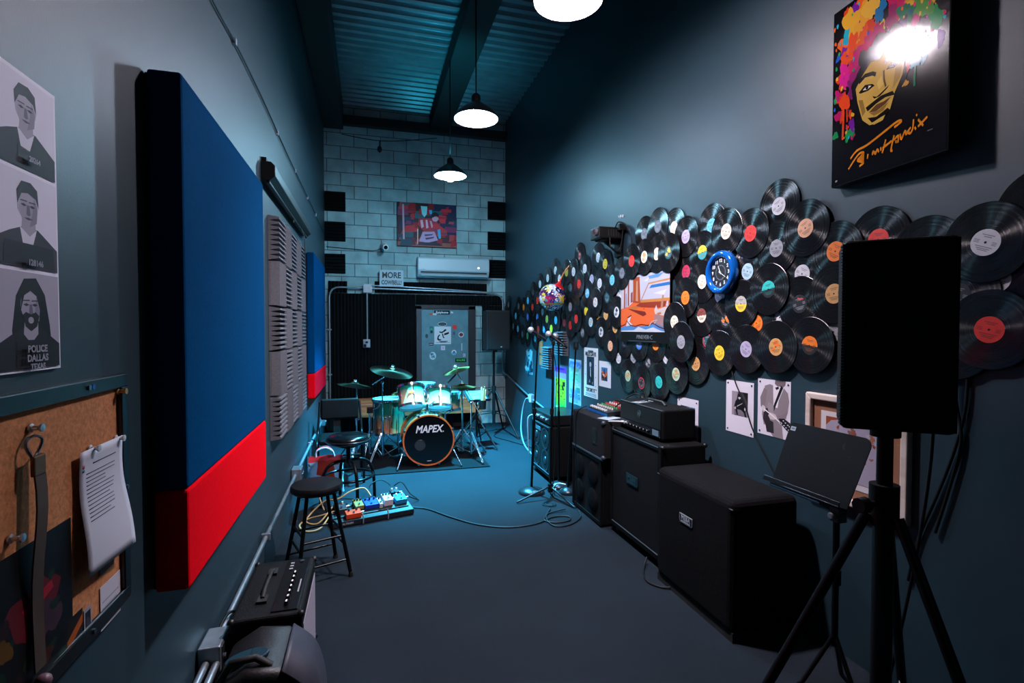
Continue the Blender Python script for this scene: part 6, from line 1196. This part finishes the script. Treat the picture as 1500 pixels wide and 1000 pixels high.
p=at(690,590,1,6.2); boomstand('chrome boom stand with long angled arm on the door side',p.x,6.2,p.z,.34,.33,-PI/2+.25,(p+Vector((.12,-.05,-.17)),c+Vector((0,0,-.02))))
MB().tube([c+Vector((-.11,-.02,-.17))-Vector((p.x,6.2,0)),c+Vector((.0,0,-.06))-Vector((p.x,6.2,0))],.011,8).build('counterweight',RUB,bpy.data.objects['cymbal_stand.003'],smooth=50)
c=at(677,565,1,6.4); cymbal('upper hi-hat cymbal in front of the door frame',c,.178,.02,.0,BR2,'hi_hat_cymbal'); cymbal('lower hi-hat cymbal facing its twin in front of the door frame',c+Vector((0,0,-.03)),.178,PI+.0,0,BR2,'hi_hat_cymbal')
st=thing('hi_hat_stand','chrome hi-hat stand with pedal on the drum rug','cymbal stand',Vector((c.x,6.4,0)))
tripod(st,0,0,.34,.26,-.6); MB().cyl((0,0,.05),(0,0,c.z-.05),.012,n=12).build('lower_tube',HW,st,smooth=40); MB().cyl((0,0,c.z-.05),(0,0,c.z+.14),.0035,n=8).build('pull_rod',HW,st)
MB().box(-.04,.04,.05,.30,ZR+.02,ZR+.032,TR(0,0,.0,rx=.15)).build('foot_pedal',HWD,st,bevel=.003)
# extra arm: black clamp post beside the left cymbal stand
p=at(541,600,1,6.45)
st=boomstand('dark clamp post with chrome knob among the left cymbal stands',p.x,6.45,p.z,.34,.26,.2,name='clamp_stand')
MB().box(-.03,.045,-.025,.025,p.z-.04,p.z+.03).build('clamp',BLK,st,bevel=.006); MB().tube([(.04,0,p.z),(.10,0,p.z+.02),(.13,0,p.z+.07)],.012,8).build('arm',HW,st,smooth=50); MB().sph((.135,0,p.z+.08),.025,12,10).build('knob',HW,st,smooth=60)
# bass pedal hint and sticks tray
tp=at(698,600,1,6.85)
t=thing('tray_stand','small black tripod tray tilted beside the hi-hat','stand',Vector((tp.x,6.85,0)))
MB().cyl((0,0,.12),(0,0,.66),.013).build('pole',BLK,t,smooth=40)
for k in range(3): a=-.9+k*2*PI/3; c_=Vector((math.cos(a),math.sin(a),0)); l=MB().tube([c_*.02+Vector((0,0,.40)),c_*.36+Vector((0,0,.014))],.011,8).build('leg',BLK,t,smooth=50); MB().tube([c_*.015+Vector((0,0,.13)),c_*.18+Vector((0,0,.23))],.008,6).build('brace',BLK,t)
Mt=TR(0,0,.70,rx=.55,rz=.25); MB().box(-.16,.16,-.12,.12,-.006,.006,Mt).build('tray',P('#0c1014',.4),t,bevel=.003); MB().box(-.16,.16,-.125,-.115,-.006,.035,Mt).build('tray_lip',P('#0c1014',.4),t)
o=printed('song_sheet',.25,.18,[(rect(.1,.82,.7,.88),'#2c5a6a'),(rect(.1,.62,.9,.66),'#3c6a7a'),(rect(.1,.5,.85,.54),'#3c6a7a'),(rect(.1,.38,.9,.42),'#3c6a7a')],Matrix.Translation((tp.x,6.85,0))@Mt@TR(0,.005,.0065),None,'#7fb8cc',.001); tag(o,'pale blue sheet lying on the small tilted tray','paper')
hb=Vector((tp.x+.035,6.62,.55))
t=thing('stick_holder','black stick holder cup hanging by the boom stand','holder',hb); MB().lathe([(.001,0),(.045,0),(.05,.12),(.045,.12),(.04,.01),(.001,.01)],24).build('cup',BLK,t,smooth=40); MB().tube([(-.05,0,.08),(-.09,-.08,.09),(-.10,-.2,.09)],.009,8).build('bracket',HWD,t,smooth=50)
ws=['#c88a5a','#d8a878','#b8683c','#dcb890','#a85a34']
for k in range(5):
    a=k*2*PI/5; bs=hb+Vector((.02*math.cos(a),.02*math.sin(a),.012)); tt=bs+Vector((.012*math.cos(a)+.01,.012*math.sin(a),.235+.012*k)); s_=MB().tube([bs,bs.lerp(tt,.8),tt],.0085,8); s_.sph(tt,.008,8,6,(1,1,1.4)); tag(s_.build('drumstick',P(ws[k],.45),smooth=50),'wooden drumstick standing in the black holder cup beside the hi-hat','drumstick','drumsticks in the holder cup')
# far loudspeaker on its stand
px_=1.84; py_=7.6
t=thing('speaker_stand','black tripod stand of the far loudspeaker by block wall','speaker stand',Vector((px_,py_,0))); tripodstand(t,1.30,.52,.66,PI,.018)
t=thing('loudspeaker','black loudspeaker on tripod in the far right corner','speaker',Matrix.Translation((px_+.03,py_+.02,1.29))@Matrix.Rotation(.05,4,'Z'))
MB().prism([(-.185,-.16),(.185,-.16),(.185,.06),(.11,.17),(-.11,.17),(-.185,.06)],0,.60).build('shell',P('#0b0d0f',.5),t,bevel=.014); MB().box(-.175,.175,-.168,-.16,.02,.585).build('grille',P('#0a0b0d',.6,0,.3,.3,300,.4),t,bevel=.003); MB().box(.03,.055,-.1695,-.168,.045,.06).build('badge',P('#c3ccd2',.3,.6),t); MB().cyl((0,0,-.03),(0,0,.003),.03,n=20).build('pole_socket',BLK,t,smooth=40)
cable('floor_cable',[Vector((1.95,7.7,.01)),Vector((1.8,7.4,.008)),Vector((1.95,7.0,.008)),Vector((2.1,6.6,.008)),Vector((2.16,6.2,.01))],.005,BLK,'dark cable on carpet along the right wall from far loudspeaker')
# ================================================================== camera, world, view
cam_d=bpy.data.cameras.new('camera'); cam_o=bpy.data.objects.new('camera',cam_d); C.objects.link(cam_o)
cam_d.sensor_width=36; cam_d.lens=18; cam_d.clip_start=.05
R3=Matrix((( _rt.x,_up.x,-_fw.x),(_rt.y,_up.y,-_fw.y),(_rt.z,_up.z,-_fw.z)))
cam_o.matrix_world=Matrix.Translation((0,0,EYE))@R3.to_4x4()
S=bpy.context.scene; S.camera=cam_o
w=bpy.data.worlds.new('world'); S.world=w; w.use_nodes=True
w.node_tree.nodes['Background'].inputs['Color'].default_value=(.02,.05,.07,1); w.node_tree.nodes['Background'].inputs['Strength'].default_value=.3
S.view_settings.view_transform='Standard'; S.view_settings.look='None'; S.view_settings.gamma=1; S.view_settings.use_curve_mapping=False; S.view_settings.exposure=0
